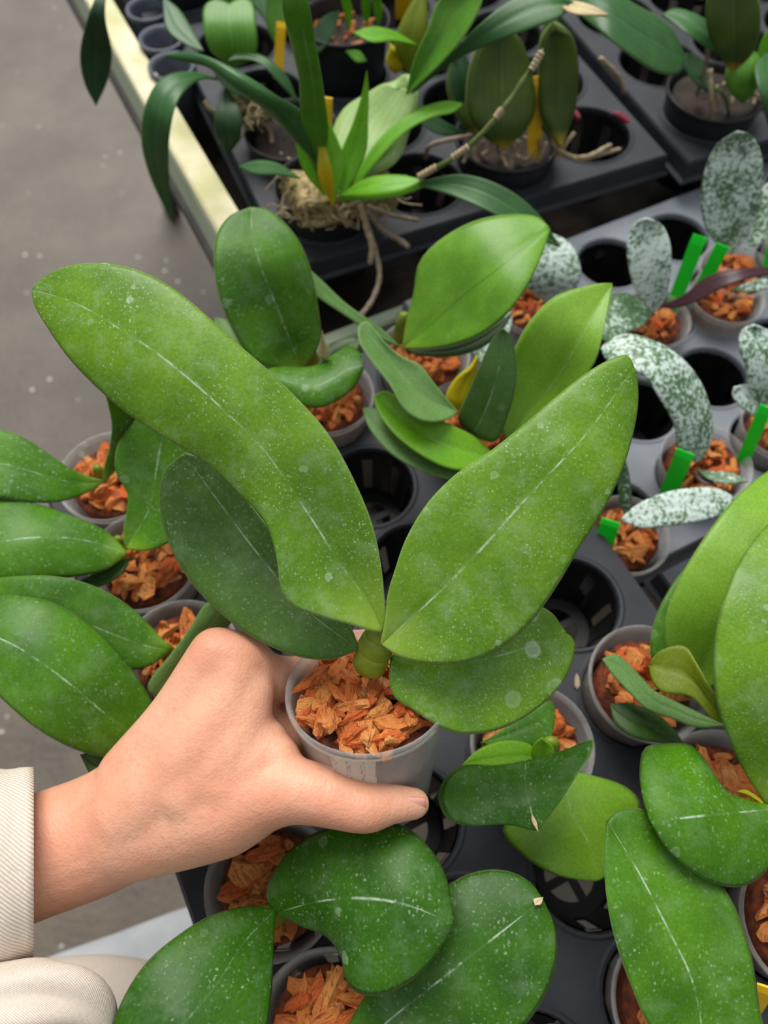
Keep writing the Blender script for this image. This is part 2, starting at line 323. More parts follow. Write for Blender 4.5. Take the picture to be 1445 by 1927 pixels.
def tube_mesh(P, r, seg=10, cap=True, flat=None):
    P = np.asarray(P, float); n = len(P); r = np.broadcast_to(np.asarray(r, float), (n,)) if np.ndim(r) < 2 else np.asarray(r, float)
    Tn = np.gradient(P, axis=0); Tn /= np.maximum(np.linalg.norm(Tn, axis=1, keepdims=True), 1e-12)
    up = np.array([0, 0, 1.0]) if abs(Tn[0, 2]) < .9 else np.array([0, 1.0, 0])
    if flat is not None: up = np.asarray(flat, float)
    V, F = [], []; a = np.linspace(0, 2*math.pi, seg, endpoint=False); pv = None
    for i in range(n):
        x = np.cross(Tn[i], up) if pv is None else pv - Tn[i]*(pv@Tn[i])
        x /= np.linalg.norm(x); pv = x; y = np.cross(x, Tn[i])
        r1, r2 = (r[i], r[i]) if r.ndim == 1 else r[i]
        V += [P[i] + r1*math.cos(q)*x + r2*math.sin(q)*y for q in a]
    for i in range(n-1):
        for j in range(seg): F.append((i*seg+j, i*seg+(j+1) % seg, (i+1)*seg+(j+1) % seg, (i+1)*seg+j))
    if cap: F.append(tuple(range(seg-1, -1, -1))); F.append(tuple(range((n-1)*seg, n*seg)))
    return np.array(V), F
def cap_tube(P, r, seg=20):
    """closed tube with rounded ends, for body volumes"""
    P = np.asarray(P, float); r = np.asarray(r, float); n = max(12, 8*len(P))
    d = np.r_[0, np.cumsum(np.linalg.norm(np.diff(P, axis=0), axis=1))]; d /= d[-1]; t = np.linspace(0, 1, n)
    C = cr(P, n=n); dd = np.r_[0, np.cumsum(np.linalg.norm(np.diff(C, axis=0), axis=1))]; dd /= dd[-1]
    rr = np.interp(dd, d, r); a = C[0]-C[1]; a /= np.linalg.norm(a); e = C[-1]-C[-2]; e /= np.linalg.norm(e)
    h = np.array([.98, .85, .6, .3]); w = np.sqrt(1-h*h)
    C2 = np.vstack([C[0]+a*rr[0]*h[:, None], C, C[-1]+e*rr[-1]*h[::-1, None]]); R2 = np.r_[rr[0]*w, rr, rr[-1]*w[::-1]]
    return tube_mesh(C2, R2, seg)
def merge(parts):
    V, F, o = [], [], 0
    for v, f in parts:
        V.append(np.asarray(v)); F += [tuple(i+o for i in q) for q in f]; o += len(v)
    return np.vstack(V), F
def lathe(prof, seg=40, closed=False):
    V, F = [], []
    for r, h in prof: V += [(r*math.cos(2*math.pi*k/seg), r*math.sin(2*math.pi*k/seg), h) for k in range(seg)]
    n = len(prof)
    for i in range(n-1 if not closed else n):
        for k in range(seg): F.append((i*seg+k, i*seg+(k+1) % seg, ((i+1) % n)*seg+(k+1) % seg, ((i+1) % n)*seg+k))
    return np.array(V), F
def frame(axis):
    A = np.asarray(axis, float); A /= np.linalg.norm(A); E1 = np.array([1.0, 0, 0]); E1 -= A*(E1@A); E1 /= np.linalg.norm(E1); E2 = np.cross(A, E1)
    return E1, E2, A
def place(V, org, axis=(0, 0, 1)):
    E1, E2, A = frame(axis); V = np.asarray(V); return org + V[:, :1]*E1 + V[:, 1:2]*E2 + V[:, 2:3]*A

# bark chip shapes shared by every pot
CHIP = []
for k in range(10):
    r_ = random.Random(100+k); w, ln_, th = r_.choice((.12, .17, .24, .33)), 1.0, r_.uniform(.05, .12); q = 8
    ang = [2*math.pi*(i+r_.uniform(-.3, .3))/q for i in range(q)]; rad = [r_.uniform(.68, 1.22) for _ in range(q)]
    v = []
    for lay, hh, s_ in ((0, -th, .92), (1, th*.15, 1.0), (2, th, .88)):
        for a_, rr_ in zip(ang, rad):
            x_, y_ = s_*rr_*w*math.cos(a_), s_*rr_*ln_*.5*math.sin(a_); v.append((x_+r_.uniform(-.05, .05), y_+r_.uniform(-.05, .05), hh + r_.uniform(-.03, .03) + .5*(y_*y_)*(1 if k % 2 else -1)))
    fs = [tuple(range(q-1, -1, -1)), tuple(range(2*q, 3*q))]
    for lay in (0, 1):
        for i in range(q): fs.append((lay*q+i, lay*q+(i+1) % q, (lay+1)*q+(i+1) % q, (lay+1)*q+i))
    me = bpy.data.meshes.new('bark_chip'); me.from_pydata(v, [], fs); me.materials.append(M['bark']); CHIP.append(me)
def chips(parent, center, axis, R, n, size, seed=0, rise=.004, tilt=.45):
    r_ = random.Random(seed); E1, E2, A = frame(axis); base = wloc(parent)
    for k in range(n):
        rad = R*math.sqrt((k+.5)/n)*.97; th = k*2.39996 + r_.uniform(-.3, .3); s_ = size*r_.uniform(.6, 1.3)
        rad = min(rad, R - .45*s_); h = r_.uniform(-.0015, rise)*(1-.3*rad/R)
        p = np.asarray(center) + rad*(math.cos(th)*E1+math.sin(th)*E2) + A*h
        o = link('bark_chip', CHIP[r_.randrange(10)], parent)
        q = Matrix((E1, E2, A)).transposed().to_4x4() @ Matrix.Rotation(r_.uniform(0, 6.28), 4, 'Z') @ Matrix.Rotation(r_.gauss(0, tilt), 4, 'X') @ Matrix.Rotation(r_.gauss(0, tilt), 4, 'Y')
        o.matrix_local = Matrix.Translation(Vector(p-base)) @ q @ Matrix.Diagonal((s_, s_, s_, 1))
def pot_parts(parent, rim_c, axis, R, H, mat='clear', taper=.74, bed=.006, nchips=26, chip=.012, seed=0, wall=.0009, rise=.004, bedmat='bark_bed'):
    """pot with rolled rim and foot, a bed of bark and its chips"""
    rb = R*taper; w = wall
    prof = [(rb*.9, -H), (rb, -H+.0015), (R-.0012, -.005), (R-.0012, -.0042), (R+.0002, -.0038), (R+.0006, -.0015), (R+.0003, 0), (R-w*.7, 0), (R-w-.0012, -.004), (rb-w, -H+.003), (rb*.2, -H+.002), (rb*.2, -H)]
    V, F = lathe(prof, 44); F.append(tuple(10*44+k for k in range(44)))
    o = mesh_obj('pot', place(V, rim_c, axis), F, M[mat], parent)
    if bed is not None:
        rr = R - w - .0035 - bed*.25; rows, seg = 5, 28; bv = [(0, 0, -bed+.002)]; r_ = random.Random(seed+5)
        for i in range(1, rows+1):
            for k in range(seg): bv.append((rr*i/rows*math.cos(2*math.pi*k/seg), rr*i/rows*math.sin(2*math.pi*k/seg), -bed + r_.uniform(-.002, .002)*(i < rows)))
        rl = rb - w - .001
        for k in range(seg): bv.append((rl*math.cos(2*math.pi*k/seg), rl*math.sin(2*math.pi*k/seg), -H+.004))
        bf = [(0, 1+k, 1+(k+1) % seg) for k in range(seg)]
        for i in range(rows):
            for k in range(seg): bf.append((1+i*seg+k, 1+(i+1)*seg+k, 1+(i+1)*seg+(k+1) % seg, 1+i*seg+(k+1) % seg))
        bo = mesh_obj('bark_bed', place(bv, rim_c, axis), bf, M[bedmat], parent); bo['kind'] = 'stuff'
        if nchips: chips(parent, np.asarray(rim_c) - frame(axis)[2]*(bed-.001), axis, rr, nchips, chip, seed, rise)
    return o
def root(parent, pts, r, mat='root', name='root'):
    P = np.array([U(*p) for p in pts]); C = cr(P, n=6*len(P)); rr = r*(1+.12*np.sin(np.arange(len(C))*1.7)); rr[-1] *= .5
    V, F = tube_mesh(C, rr, 8); return mesh_obj(name, V, F, M[mat], parent)
def plate(name, mat, q, zs, label, cat, group, th=.0009, bend=.12):
    """thin plastic stake: four corners (bl, br, tr, tl) with heights; top bent back a little"""
    P = [U(x, y, z + (SZ if mat == 'tag_green' else 0)) for (x, y), z in zip(q, zs)]; bl, br, tr, tl = P
    # square the corners up so the stake is a real flat strip
    ax = ((tl+tr)-(bl+br))/2; wd = ((br-bl)+(tr-tl))/2; wd -= ax*(wd@ax)/(ax@ax); cen = (bl+br)/2
    nrm = np.cross(wd, ax); nrm /= np.linalg.norm(nrm)
    rows = []
    for f, off in ((-.35, 0), (0, 0), (.5, .0), (.86, .0), (1.0, -bend*np.linalg.norm(wd))):
        c = cen + ax*f + nrm*off; rows.append((c-wd/2, c+wd/2))
    V = []
    for a_, b_ in rows: V += [a_-nrm*th/2, b_-nrm*th/2, b_+nrm*th/2, a_+nrm*th/2]
    F = [(3, 2, 1, 0)]
    for i in range(len(rows)-1):
        for k in range(4): F.append((i*4+k, i*4+(k+1) % 4, i*4+4+(k+1) % 4, i*4+4+k))
    e = (len(rows)-1)*4; F.append((e, e+1, e+2, e+3))
    o = mesh_obj(name, V, F, M[mat], None, False, org=cen); return tag(o, label, cat, group)

# ------------------------------------------------------------------ the setting: floor, bench, trays
V = np.array([(-4, -4, 0), (4, -4, 0), (4, 5, 0), (-4, 5, 0)]); o = mesh_obj('floor', V, [(0, 1, 2, 3)], M['floor'], None, False); o['kind'] = 'structure'
def box_uv(u0, u1, v0, v1, z0, z1):
    V = [T(u, v, z) for z in (z0, z1) for (u, v) in ((u0, v0), (u1, v0), (u1, v1), (u0, v1))]
    return V, [(3, 2, 1, 0), (4, 5, 6, 7), (0, 1, 5, 4), (1, 2, 6, 5), (2, 3, 7, 6), (3, 0, 4, 7)]
bench = empty('plant_bench', T(.4, .5, -TZ), 'long plant bench with a cream and pale green painted edge rail', 'bench')
def bar(name, mat, *a, parent=bench, bev=.0015):
    V, F = box_uv(*a); o = mesh_obj(name, V, F, M[mat], parent, False)
    bm = bmesh.new(); bm.from_mesh(o.data); bmesh.ops.bevel(bm, geom=bm.edges[:], offset=bev, segments=2, affect='EDGES'); bm.to_mesh(o.data); bm.free(); return o
bar('edge_rail', 'rail', .092, .114, .36, 1.6, -.006, .000)
bar('rail_face', 'rail_side', .0915, .1045, .36, 1.6, -.050, -.0065)
bar('end_rail', 'rail_side', .1145, .62, .36, .372, -.075, -.052)
bar('base_rail', 'steel', .088, .112, .355, 1.6, -.066, -.0505, bev=.001)
bar('bench_top', 'fabric_black', .112, 1.6, .10, 1.6, -.088, -.0815, bev=.001)
for v_ in (-.12, .06, .25): bar('cross_bar', 'steel', -.06, .9, v_-.012, v_+.012, -.105, -.0885, bev=.001)
for u_, v_ in ((.02, -.1), (.02, .24), (.8, -.1), (.8, .24), (.2, 1.4), (1.4, 1.4), (1.4, .3)): bar('bench_leg', 'steel', u_-.015, u_+.015, v_-.015, v_+.015, -TZ, -.1055, bev=.002)

def cup_mesh(r, depth, seg=24):
    rb = r*.80; V, F = [], []
    rings = [(r, -.0035), (r*.985, -.010), (rb*1.02, -depth+.006), (rb, -depth), (rb*.62, -depth), (rb*.62, -depth+.0012), (rb-.001, -depth+.0012), (rb*1.02-.001, -depth+.006), (r*.985-.001, -.010), (r-.001, -.0035)]
    for rr, h in rings: V += [(rr*math.cos(2*math.pi*k/seg), rr*math.sin(2*math.pi*k/seg), h) for k in range(seg)]
    for i in range(len(rings)-1):
        for k in range(seg):
            slot = k % 3 == 1
            if slot and i in (1, 7): continue
            F.append((i*seg+k, i*seg+(k+1) % seg, (i+1)*seg+(k+1) % seg, (i+1)*seg+k))
    o0 = len(V); parts = [(np.array(V), F)]
    for a in (0, 1):
        w = .0022; q = rb*.66; bx = [(-q, -w), (q, -w), (q, w), (-q, w)]
        if a: bx = [(-y, x) for x, y in bx]
        bv = [(x, y, z) for z in (-depth-.0002*a, -depth+.0014+.0002*a) for x, y in bx]
        parts.append((np.array(bv), [(3, 2, 1, 0), (4, 5, 6, 7), (0, 1, 5, 4), (1, 2, 6, 5), (2, 3, 7, 6), (3, 0, 4, 7)]))
    V, F = merge(parts); me = bpy.data.meshes.new('cup'); me.from_pydata(V.tolist(), [], F); me.materials.append(M['cup']); return me
def tray(name, label, mat, u0, v0, nu_, nv_, pitch, r, pv_=None, rot=0., depth=.045, border=.008, z=0., skip=()):
    t = empty(name, T(u0, v0, z), label, 'tray', 'plant trays on the bench'); t.rotation_euler = (0, 0, AT+rot)
    V, F = [], []; seg = 32; pv_ = pv_ or pitch
    def pt(x, y, h): V.append((x, y, h)); return len(V)-1
    W_, H_ = nu_*pitch, nv_*pv_
    for i in range(nu_):
        for j in range(nv_):
            cx, cy = border+(i+.5)*pitch, border+(j+.5)*pv_; rings = []
            sq = []
            for k in range(seg):
                a = 2*math.pi*k/seg; c, s = math.cos(a), math.sin(a); m_ = max(abs(c), abs(s)); sq.append((cx+pitch/2*c/m_, cy+pv_/2*s/m_))
            rings.append([pt(x, y, 0) for x, y in sq])
            for rr, h in ((r+.0036, .0), (r+.0022, .0008), (r+.0008, .0006), (r, -.0008), (r-.0002, -.005)):
                rings.append([pt(cx+rr*math.cos(2*math.pi*k/seg), cy+rr*math.sin(2*math.pi*k/seg), h) for k in range(seg)])
            for a_, b_ in zip(rings, rings[1:]):
                for k in range(seg): F.append((a_[k], a_[(k+1) % seg], b_[(k+1) % seg], b_[k]))
    # border strip and rolled skirt
    B = border; out_ = [(0, 0), (W_+2*B, 0), (W_+2*B, H_+2*B), (0, H_+2*B)]; inn = [(B, B), (B+W_, B), (B+W_, B+H_), (B, B+H_)]
    rr = [[pt(x, y, 0) for x, y in inn], [pt(x, y, 0) for x, y in out_]]
    for h, g in ((-.002, .0012), (-.014, .002), (-.016, .0045), (-.0175, .0045)):
        rr.append([pt(x+(g if x > B else -g), y+(g if y > B else -g), h) for x, y in out_])
    for a_, b_ in zip(rr, rr[1:]):
        for k in range(4): F.append((a_[k], b_[k], b_[(k+1) % 4], a_[(k+1) % 4]))
    me = bpy.data.meshes.new('tray_top'); me.from_pydata(V, [], F); me.validate(); link('tray_top', me, t, M[mat])
    cm = cup_mesh(r, depth); Rm = Matrix.Rotation(AT+rot, 3, 'Z')
    for i in range(nu_):
        for j in range(nv_):
            c = link('cup', cm, t); c.location = (border+(i+.5)*pitch, border+(j+.5)*pv_, 0); CELLS.append(np.array(t.location) + np.array(Rm @ Vector(c.location)))
    return t
CELLS = []
def snap(c, lim):
    q = min(CELLS, key=lambda p: np.hypot(*(p-c)[:2])); d = np.hypot(*(q-c)[:2])
    return np.array([q[0], q[1], c[2]]) if d < lim else c
NP = .067
tray('plant_tray', 'black tray of large round cells under the green orchids and the hand', 'tray_dark', -.0715-.006, -.1183, 4, 7, NP, .0262, .0585, border=.006)
tray('plant_tray', 'light grey tray of small cells holding the silver-leaved orchids', 'tray_grey', .197, .0990, 6, 4, .061, .0253, border=.006, z=-.030)
tray('plant_tray', 'black tray of large cells under the big-leaved orchid at the right edge', 'tray_dark', .2185, -.196, 4, 4, NP, .028, border=.006)
tray('plant_tray', 'slate tray on the bench beside the rail, under the strap-leaved orchid with moss block', 'tray_mid', .125, .395, 4, 4, .074, .0335, rot=math.radians(-4))
tray('plant_tray', 'slate tray with empty cells at the upper right, behind the silver leaves', 'tray_mid', .447, .358, 4, 4, .074, .0335, rot=math.radians(-5))
tray('plant_tray', 'slate tray at the far top edge behind the strap-leaved orchids', 'tray_mid', .13, .72, 8, 4, .074, .031, rot=math.radians(-2), z=-.004)

# ------------------------------------------------------------------ the hand-held orchid
PA = np.array([-.03, math.sin(math.radians(27)), math.cos(math.radians(27))]); PA /= np.linalg.norm(PA)
PC = D(692, 1293, .290); PR_, PH = .0308, .060
held = empty('potted_orchid', PC - PA*PH, 'large speckled orchid in a clear pot held in the hand', 'orchid')
pot_parts(held, PC, PA, PR_, PH, nchips=0, bed=.008, seed=3, taper=.76)
chips(held, PC-PA*.0070, PA, .0290, 105, .0165, 11, .0065, .42)
E1, E2, EA = frame(PA)
def on_pot(deg, h, r): a = math.radians(deg); return PC - EA*h + r*(math.cos(a)*E1 + math.sin(a)*E2)
def potrad(h): return PR_-.0022 - (PR_-.0022-PR_*.76)*(h-.005)/(PH-.006)
V, F, uv = [], [], []
for i, h in enumerate(np.linspace(.0055, .036, 7)):
    for j, dg in enumerate(np.linspace(243, 276, 13)): V.append(on_pot(dg, h, potrad(h)+.0004)); uv.append((j/12, 1-i/6))
for i in range(6):
    for j in range(12): F.append((i*13+j, i*13+13+j, i*13+14+j, i*13+j+1))
mesh_obj('sticker', V, F, M['sticker'], [c for c in held.children if c.name.startswith('pot')][0], True, uv, org=np.array(held.location))['label'] = 'printed paper sticker, faded'
hl = dict(mode='d', thick=.0020, nu=22, nv=54)
leaf(held, 'held', (722, 1190), (60, 545), [(700, 1188), (660, 1176), (600, 1160), (545, 1138), (529, 1112), (522, 1060), (510, 1010), (490, 970), (450, 930), (400, 880), (330, 836), (250, 786), (190, 737), (130, 675), (85, 610), (65, 575)],
     [(724, 1150), (718, 1070), (700, 985), (660, 890), (615, 812), (560, 750), (500, 692), (440, 640), (385, 590), (330, 545), (270, 512), (200, 495), (130, 500), (85, 520)],
     [(690, 1130), (640, 1060), (595, 990), (545, 915), (495, 845), (435, 785), (370, 725), (300, 668), (220, 615), (145, 572)], z=(.271, .266, .259, .256, .259, .268), zl=(-.010, -.008, .004, .006, .006, .005), zr=(-.006, -.004, .001, .003, .004, .003), label='longest leaf, reaching to the upper left', **hl)
leaf(held, 'held', (716, 1213), (1192, 688), [(724, 1165), (730, 1115), (742, 1075), (763, 1015), (803, 948), (860, 890), (920, 850), (990, 795), (1060, 735), (1110, 697), (1150, 675), (1180, 668)],
     [(750, 1235), (790, 1246), (850, 1250), (900, 1240), (950, 1215), (1000, 1170), (1050, 1100), (1090, 1032), (1130, 970), (1165, 900), (1187, 835), (1200, 770), (1200, 720)],
     [(790, 1148), (850, 1090), (910, 1028), (970, 960), (1035, 890), (1100, 820), (1150, 752)], z=(.271, .266, .262, .262, .268), zl=(-.004, .003, .004), zr=(-.004, .001, .004), label='broad leaf leaning to the right', **hl)
leaf(held, 'held_shaded', (675, 1222), (345, 852), [(630, 1240), (580, 1240), (520, 1222), (460, 1190), (410, 1150), (360, 1098), (325, 1040), (305, 985), (299, 930), (310, 885)],
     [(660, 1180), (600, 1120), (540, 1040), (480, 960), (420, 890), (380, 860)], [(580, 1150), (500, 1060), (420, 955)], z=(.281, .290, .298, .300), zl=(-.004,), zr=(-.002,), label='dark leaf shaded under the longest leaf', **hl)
leaf(held, 'held_marked', (735, 1238), (1066, 1192), [(790, 1190), (860, 1155), (950, 1138), (1008, 1138), (1040, 1155), (1058, 1180)],
     [(732, 1275), (742, 1312), (775, 1335), (805, 1355), (850, 1378), (885, 1382), (925, 1377), (970, 1360), (1020, 1326), (1056, 1288), (1078, 1240), (1080, 1205)], [(830, 1248), (920, 1238), (1000, 1215)], z=(.283, .282, .285, .292), zl=(.004,), zr=(-.006, -.007, -.003, .001), label='lowest leaf at the right, with water marks', **hl)
# crown of overlapping leaf sheaths
c0, c1 = D(690, 1262, .287), D(722, 1176, .2755)
for k, (a, b_, r0, r1) in enumerate(((0, .42, .0062, .0066), (.36, .74, .0066, .0062), (.68, 1.02, .0058, .0045))):
    P = np.array([c0 + (c1-c0)*x for x in np.linspace(a, b_, 6)]); rr = np.linspace(r0, r1, 6)*np.array([.8, 1.02, 1.05, 1.02, 1.0, .93]); rr = np.stack([rr, rr*.78], 1)
    V, F = tube_mesh(P, rr, 18); mesh_obj('stem_sheath', V, F, M['stem'], held)

# ------------------------------------------------------------------ the other green orchids
def orchid(label, u, v, group='green orchids in the black trays', R=.0290, rim=.027, seed=1, nch=34, tilt=(0, 0), chip=.0175, H=.060, bed=.006):
    c = snap(T(u, v, rim), .045); ax = np.array([tilt[0], tilt[1], 1.0]); ax /= np.linalg.norm(ax)
    o = empty('potted_orchid', c - ax*H, label, 'orchid', group); pot_parts(o, c, ax, R, H, seed=seed, nchips=nch, chip=chip, bed=bed); return o
def stub(parent, x, y, z0, z1, r=.006, mat='stem'):
    P = np.array([U(x, y, z0), U(x, y, (z0+z1)/2), U(x, y, z1)]); P[:, :2] = P[0, :2]
    V, F = tube_mesh(cr(P, n=6), np.stack([np.array([.8, 1, 1.05, 1, .8, .5])*r, np.array([.8, 1, 1.05, 1, .8, .5])*r*.75], 1), 12); mesh_obj('stem_sheath', V, F, M[mat], parent)

A = orchid('orchid at the far left tray corner, its upper leaf over the concrete floor', -.038, .268, seed=21)
stub(A, 198, 905, .020, .036, r=.004)
leaf(A, 'phal', (198, 905), (-130, 905), [(150, 890), (100, 860), (50, 826), (0, 809), (-60, 820)], [(175, 922), (120, 943), (60, 946), (0, 936), (-60, 935)], z=(.046, .064, .075, .07), zl=.004, zr=-.004)
leaf(A, 'phal', (196, 905), (196, 735), [(196, 880), (206, 840), (210, 800), (204, 765)], [(222, 880), (245, 840), (262, 795), (240, 748)], z=(.046, .08, .115), zl=.0, zr=-.006)
B = orchid('orchid left of the hand with a dark upright leaf behind the held plant', -.038, .2095, seed=22, nch=34)
stub(B, 238, 1036, .020, .036, r=.004)
leaf(B, 'phal', (236, 1034), (325, 745), [(232, 1000), (240, 930), (218, 890), (220, 840), (255, 790), (285, 758)], [(280, 1036), (320, 1020), (375, 960), (388, 880), (375, 790)], [(280, 960), (295, 880), (310, 800)], z=(.045, .07, .10), zl=.004, zr=.004)
leaf(B, 'phal', (240, 1042), (-90, 1015), [(205, 1003), (140, 972), (70, 948), (0, 936), (-60, 945)], [(205, 1070), (150, 1085), (80, 1089), (0, 1094), (-60, 1080)], [(150, 1015), (60, 1012), (-10, 1020)], z=(.048, .062, .07, .065), zl=-.004, zr=-.006)
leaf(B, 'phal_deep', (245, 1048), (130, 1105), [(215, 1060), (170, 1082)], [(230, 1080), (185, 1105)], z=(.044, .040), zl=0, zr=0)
C = orchid('orchid behind the wrist with a yellow-green leaf base', -.038, .151, seed=23, nch=30)
stub(C, 320, 1232, .020, .036, r=.004)
leaf(C, 'phal', (322, 1222), (-70, 1120), [(290, 1185), (240, 1138), (180, 1104), (110, 1085), (40, 1084), (-20, 1092)], [(285, 1252), (240, 1262), (180, 1255), (110, 1225), (30, 1180)], z=(.050, .062, .074, .07), zl=.004, zr=-.006)
leaf(C, 'phal_back', (285, 1306), (418, 1122), [(278, 1290), (318, 1235), (360, 1178), (385, 1138)], [(300, 1312), (350, 1265), (405, 1205), (440, 1160)], z=(.052, .066, .08), zl=.004, zr=-.012)
Dp = orchid('orchid at the left edge under the forearm, broad blade with pale midrib', -.038, .093, seed=24, nch=6)
stub(Dp, 322, 1432, .020, .034)
leaf(Dp, 'phal', (322, 1432), (-80, 1190), [(300, 1350), (255, 1268), (190, 1192), (120, 1142), (50, 1122), (-10, 1125)], [(265, 1425), (205, 1428), (140, 1410), (70, 1372), (0, 1312), (-55, 1255)], [(200, 1345), (120, 1278), (40, 1222), (-20, 1195)], z=(.040, .068, .086, .085), zl=-.004, zr=-.008, nu=18, nv=40)
leaf(Dp, 'phal_deep', (300, 1440), (150, 1420), [(240, 1425), (190, 1412)], [(240, 1465), (180, 1468)], z=(.045, .05))

Ep = orchid('orchid with a tall oval leaf and a low leaf creased white, near the rail', .096, .268, seed=25, rim=.022)
stub(Ep, 585, 705, .015, .045)
leaf(Ep, 'phal', (568, 697), (472, 389), [(480, 680), (432, 610), (410, 550), (402, 490), (408, 440), (432, 406)], [(602, 645), (599, 580), (586, 510), (562, 452), (532, 415), (502, 394)], [(545, 640), (522, 580), (492, 505), (476, 445)], z=(.045, .075, .10, .11), zl=.004, zr=.002)
leaf(Ep, 'phal', (488, 704), (684, 690), [(520, 690), (590, 688), (632, 663), (656, 650), (677, 664)], [(510, 727), (550, 755), (595, 768), (642, 750), (670, 725)], z=(.060, .066, .066), zl=-.004, zr=-.006)
leaf(Ep, 'phal_back', (480, 705), (404, 598), [(430, 665), (405, 628)], [(448, 640), (425, 602)], z=(.04, .05))
leaf(Ep, 'phal_deep', (590, 700), (680, 640), [(610, 660), (650, 635)], [(630, 690), (672, 662)], z=(.04, .045))
leaf(Ep, 'dry', (608, 676), (606, 622), [(597, 668), (602, 645)], [(622, 668), (612, 645)], z=(.062, .085), name='dry_sheath')
Fp = orchid('orchid with a glossy leaf pointing up right toward the dark pots', .163, .268, seed=26, rim=.022, nch=34)
stub(Fp, 758, 660, .012, .046)
leaf(Fp, 'phal_clean', (756, 656), (1036, 430), [(764, 605), (778, 550), (786, 500), (806, 470), (850, 436), (900, 413), (960, 403), (1012, 408)], [(795, 657), (850, 650), (900, 632), (940, 605), (972, 570), (1002, 520), (1026, 462)], [(810, 612), (870, 558), (930, 512), (985, 468)], z=(.045, .072, .095, .10), zl=.004, zr=-.002)
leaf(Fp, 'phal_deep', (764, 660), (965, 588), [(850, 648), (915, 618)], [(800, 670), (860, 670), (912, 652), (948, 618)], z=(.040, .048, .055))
leaf(Fp, 'phal_back', (754, 655), (562, 514), [(705, 632), (655, 598), (600, 562), (570, 540)], [(722, 622), (692, 600), (650, 570), (600, 522), (575, 503)], z=(.045, .068, .085))
Gp = orchid('orchid with a yellowing leaf and a tall bright leaf, behind the held plant', .163, .2095, seed=27, nch=22)
stub(Gp, 890, 800, .020, .046)
leaf(Gp, 'phal_pale', (952, 832), (1152, 533), [(938, 760), (958, 685), (975, 640), (1000, 600), (1040, 560), (1090, 541), (1130, 533)], [(1000, 822), (1050, 782), (1092, 722), (1120, 680), (1136, 620), (1146, 570)], [(1012, 760), (1062, 690), (1108, 610)], z=(.040, .065, .095, .105), zl=.006, zr=.002)
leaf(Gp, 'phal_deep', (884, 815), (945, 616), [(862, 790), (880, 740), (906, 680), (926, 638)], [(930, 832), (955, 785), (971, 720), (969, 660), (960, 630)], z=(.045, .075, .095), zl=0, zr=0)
leaf(Gp, 'phal_back', (862, 776), (674, 612), [(842, 790), (800, 794), (762, 772), (732, 722), (700, 682), (675, 642)], [(842, 752), (815, 718), (790, 686), (758, 672), (722, 642), (690, 604)], [(800, 750), (755, 706), (715, 655)], z=(.058, .072, .085), zl=.006, zr=.004)
leaf(Gp, 'phal_bright', (935, 862), (703, 745), [(912, 882), (880, 886), (840, 881), (790, 856), (740, 816), (710, 774)], [(900, 826), (850, 800), (800, 778), (760, 755), (725, 735)], z=(.045, .055, .06), zl=0, zr=.004)
leaf(Gp, 'phal_back', (915, 906), (681, 768), [(850, 904), (790, 886), (730, 850), (692, 802)], [(860, 870), (800, 845), (740, 790), (705, 768)], z=(.036, .046, .05))
leaf(Gp, 'yellow_leaf', (868, 772), (898, 668), [(838, 752), (856, 712), (884, 690)], [(888, 752), (896, 712)], z=(.04, .07), thick=.004)

Hp = orchid('orchid at the right with one thin leaf lying across its orange bark', .163, .028, seed=28, nch=36, tilt=(.05, 0))
stub(Hp, 1300, 1300, .024, .052)
leaf(Hp, 'phal', (1262, 1290), (1300, 1055), [(1228, 1245), (1224, 1200), (1240, 1145), (1268, 1095)], [(1300, 1270), (1330, 1200), (1325, 1110)], z=(.040, .054, .060))
leaf(Hp, 'phal_pale', (1300, 1300), (1510, 850), [(1256, 1240), (1250, 1172), (1270, 1108), (1300, 1050), (1340, 990), (1390, 930), (1445, 886)], [(1400, 1270), (1470, 1150), (1530, 1000), (1540, 900)], [(1350, 1200), (1400, 1090), (1460, 960)], z=(.050, .082, .094, .082), zl=-.002, zr=.004, nu=18, nv=40)
leaf(Hp, 'phal_olive', (1222, 1252), (1428, 1374), [(1240, 1226), (1288, 1216), (1312, 1250), (1340, 1298), (1380, 1338)], [(1226, 1280), (1245, 1302), (1300, 1312), (1345, 1356), (1400, 1368)], z=(.074, .080, .068), zl=.006, zr=-.002)
leaf(Hp, 'phal_back', (1368, 1366), (1132, 1240), [(1310, 1369), (1260, 1351), (1215, 1334), (1188, 1308), (1150, 1268)], [(1330, 1348), (1280, 1324), (1230, 1298), (1192, 1258), (1160, 1231)], z=(.054, .050, .052))
leaf(Hp, 'phal_deep', (1288, 1402), (1147, 1325), [(1240, 1398), (1190, 1387), (1155, 1358)], [(1265, 1368), (1230, 1340), (1182, 1322)], z=(.036, .038, .036))
Ip = orchid('orchid at the right edge with a wide curled leaf creased across the middle', .163, -.0245, seed=29, nch=30)
stub(Ip, 1446, 1520, .020, .058)
leaf(Ip, 'held', (1442, 1516), (1490, 950), [(1400, 1452), (1372, 1392), (1350, 1330), (1342, 1260), (1348, 1180), (1368, 1105), (1395, 1050), (1445, 985)], [(1500, 1440), (1560, 1300), (1590, 1150), (1560, 1010)], [(1450, 1400), (1460, 1250), (1475, 1080)], z=(.058, .095, .112, .105), zl=-.004, zr=.004, nu=18, nv=40)
leaf(Ip, 'phal', (1470, 1522), (1224, 1549), [(1400, 1506), (1352, 1482), (1326, 1430), (1300, 1402), (1250, 1399), (1214, 1406), (1203, 1445), (1208, 1500)], [(1466, 1600), (1432, 1650), (1390, 1670), (1340, 1661), (1290, 1631), (1250, 1592)], [(1400, 1528), (1310, 1537)], z=(.058, .078, .088, .09), zl=(-.008, -.016, -.010), zr=(-.004, -.006, -.002), nu=18, nv=40)
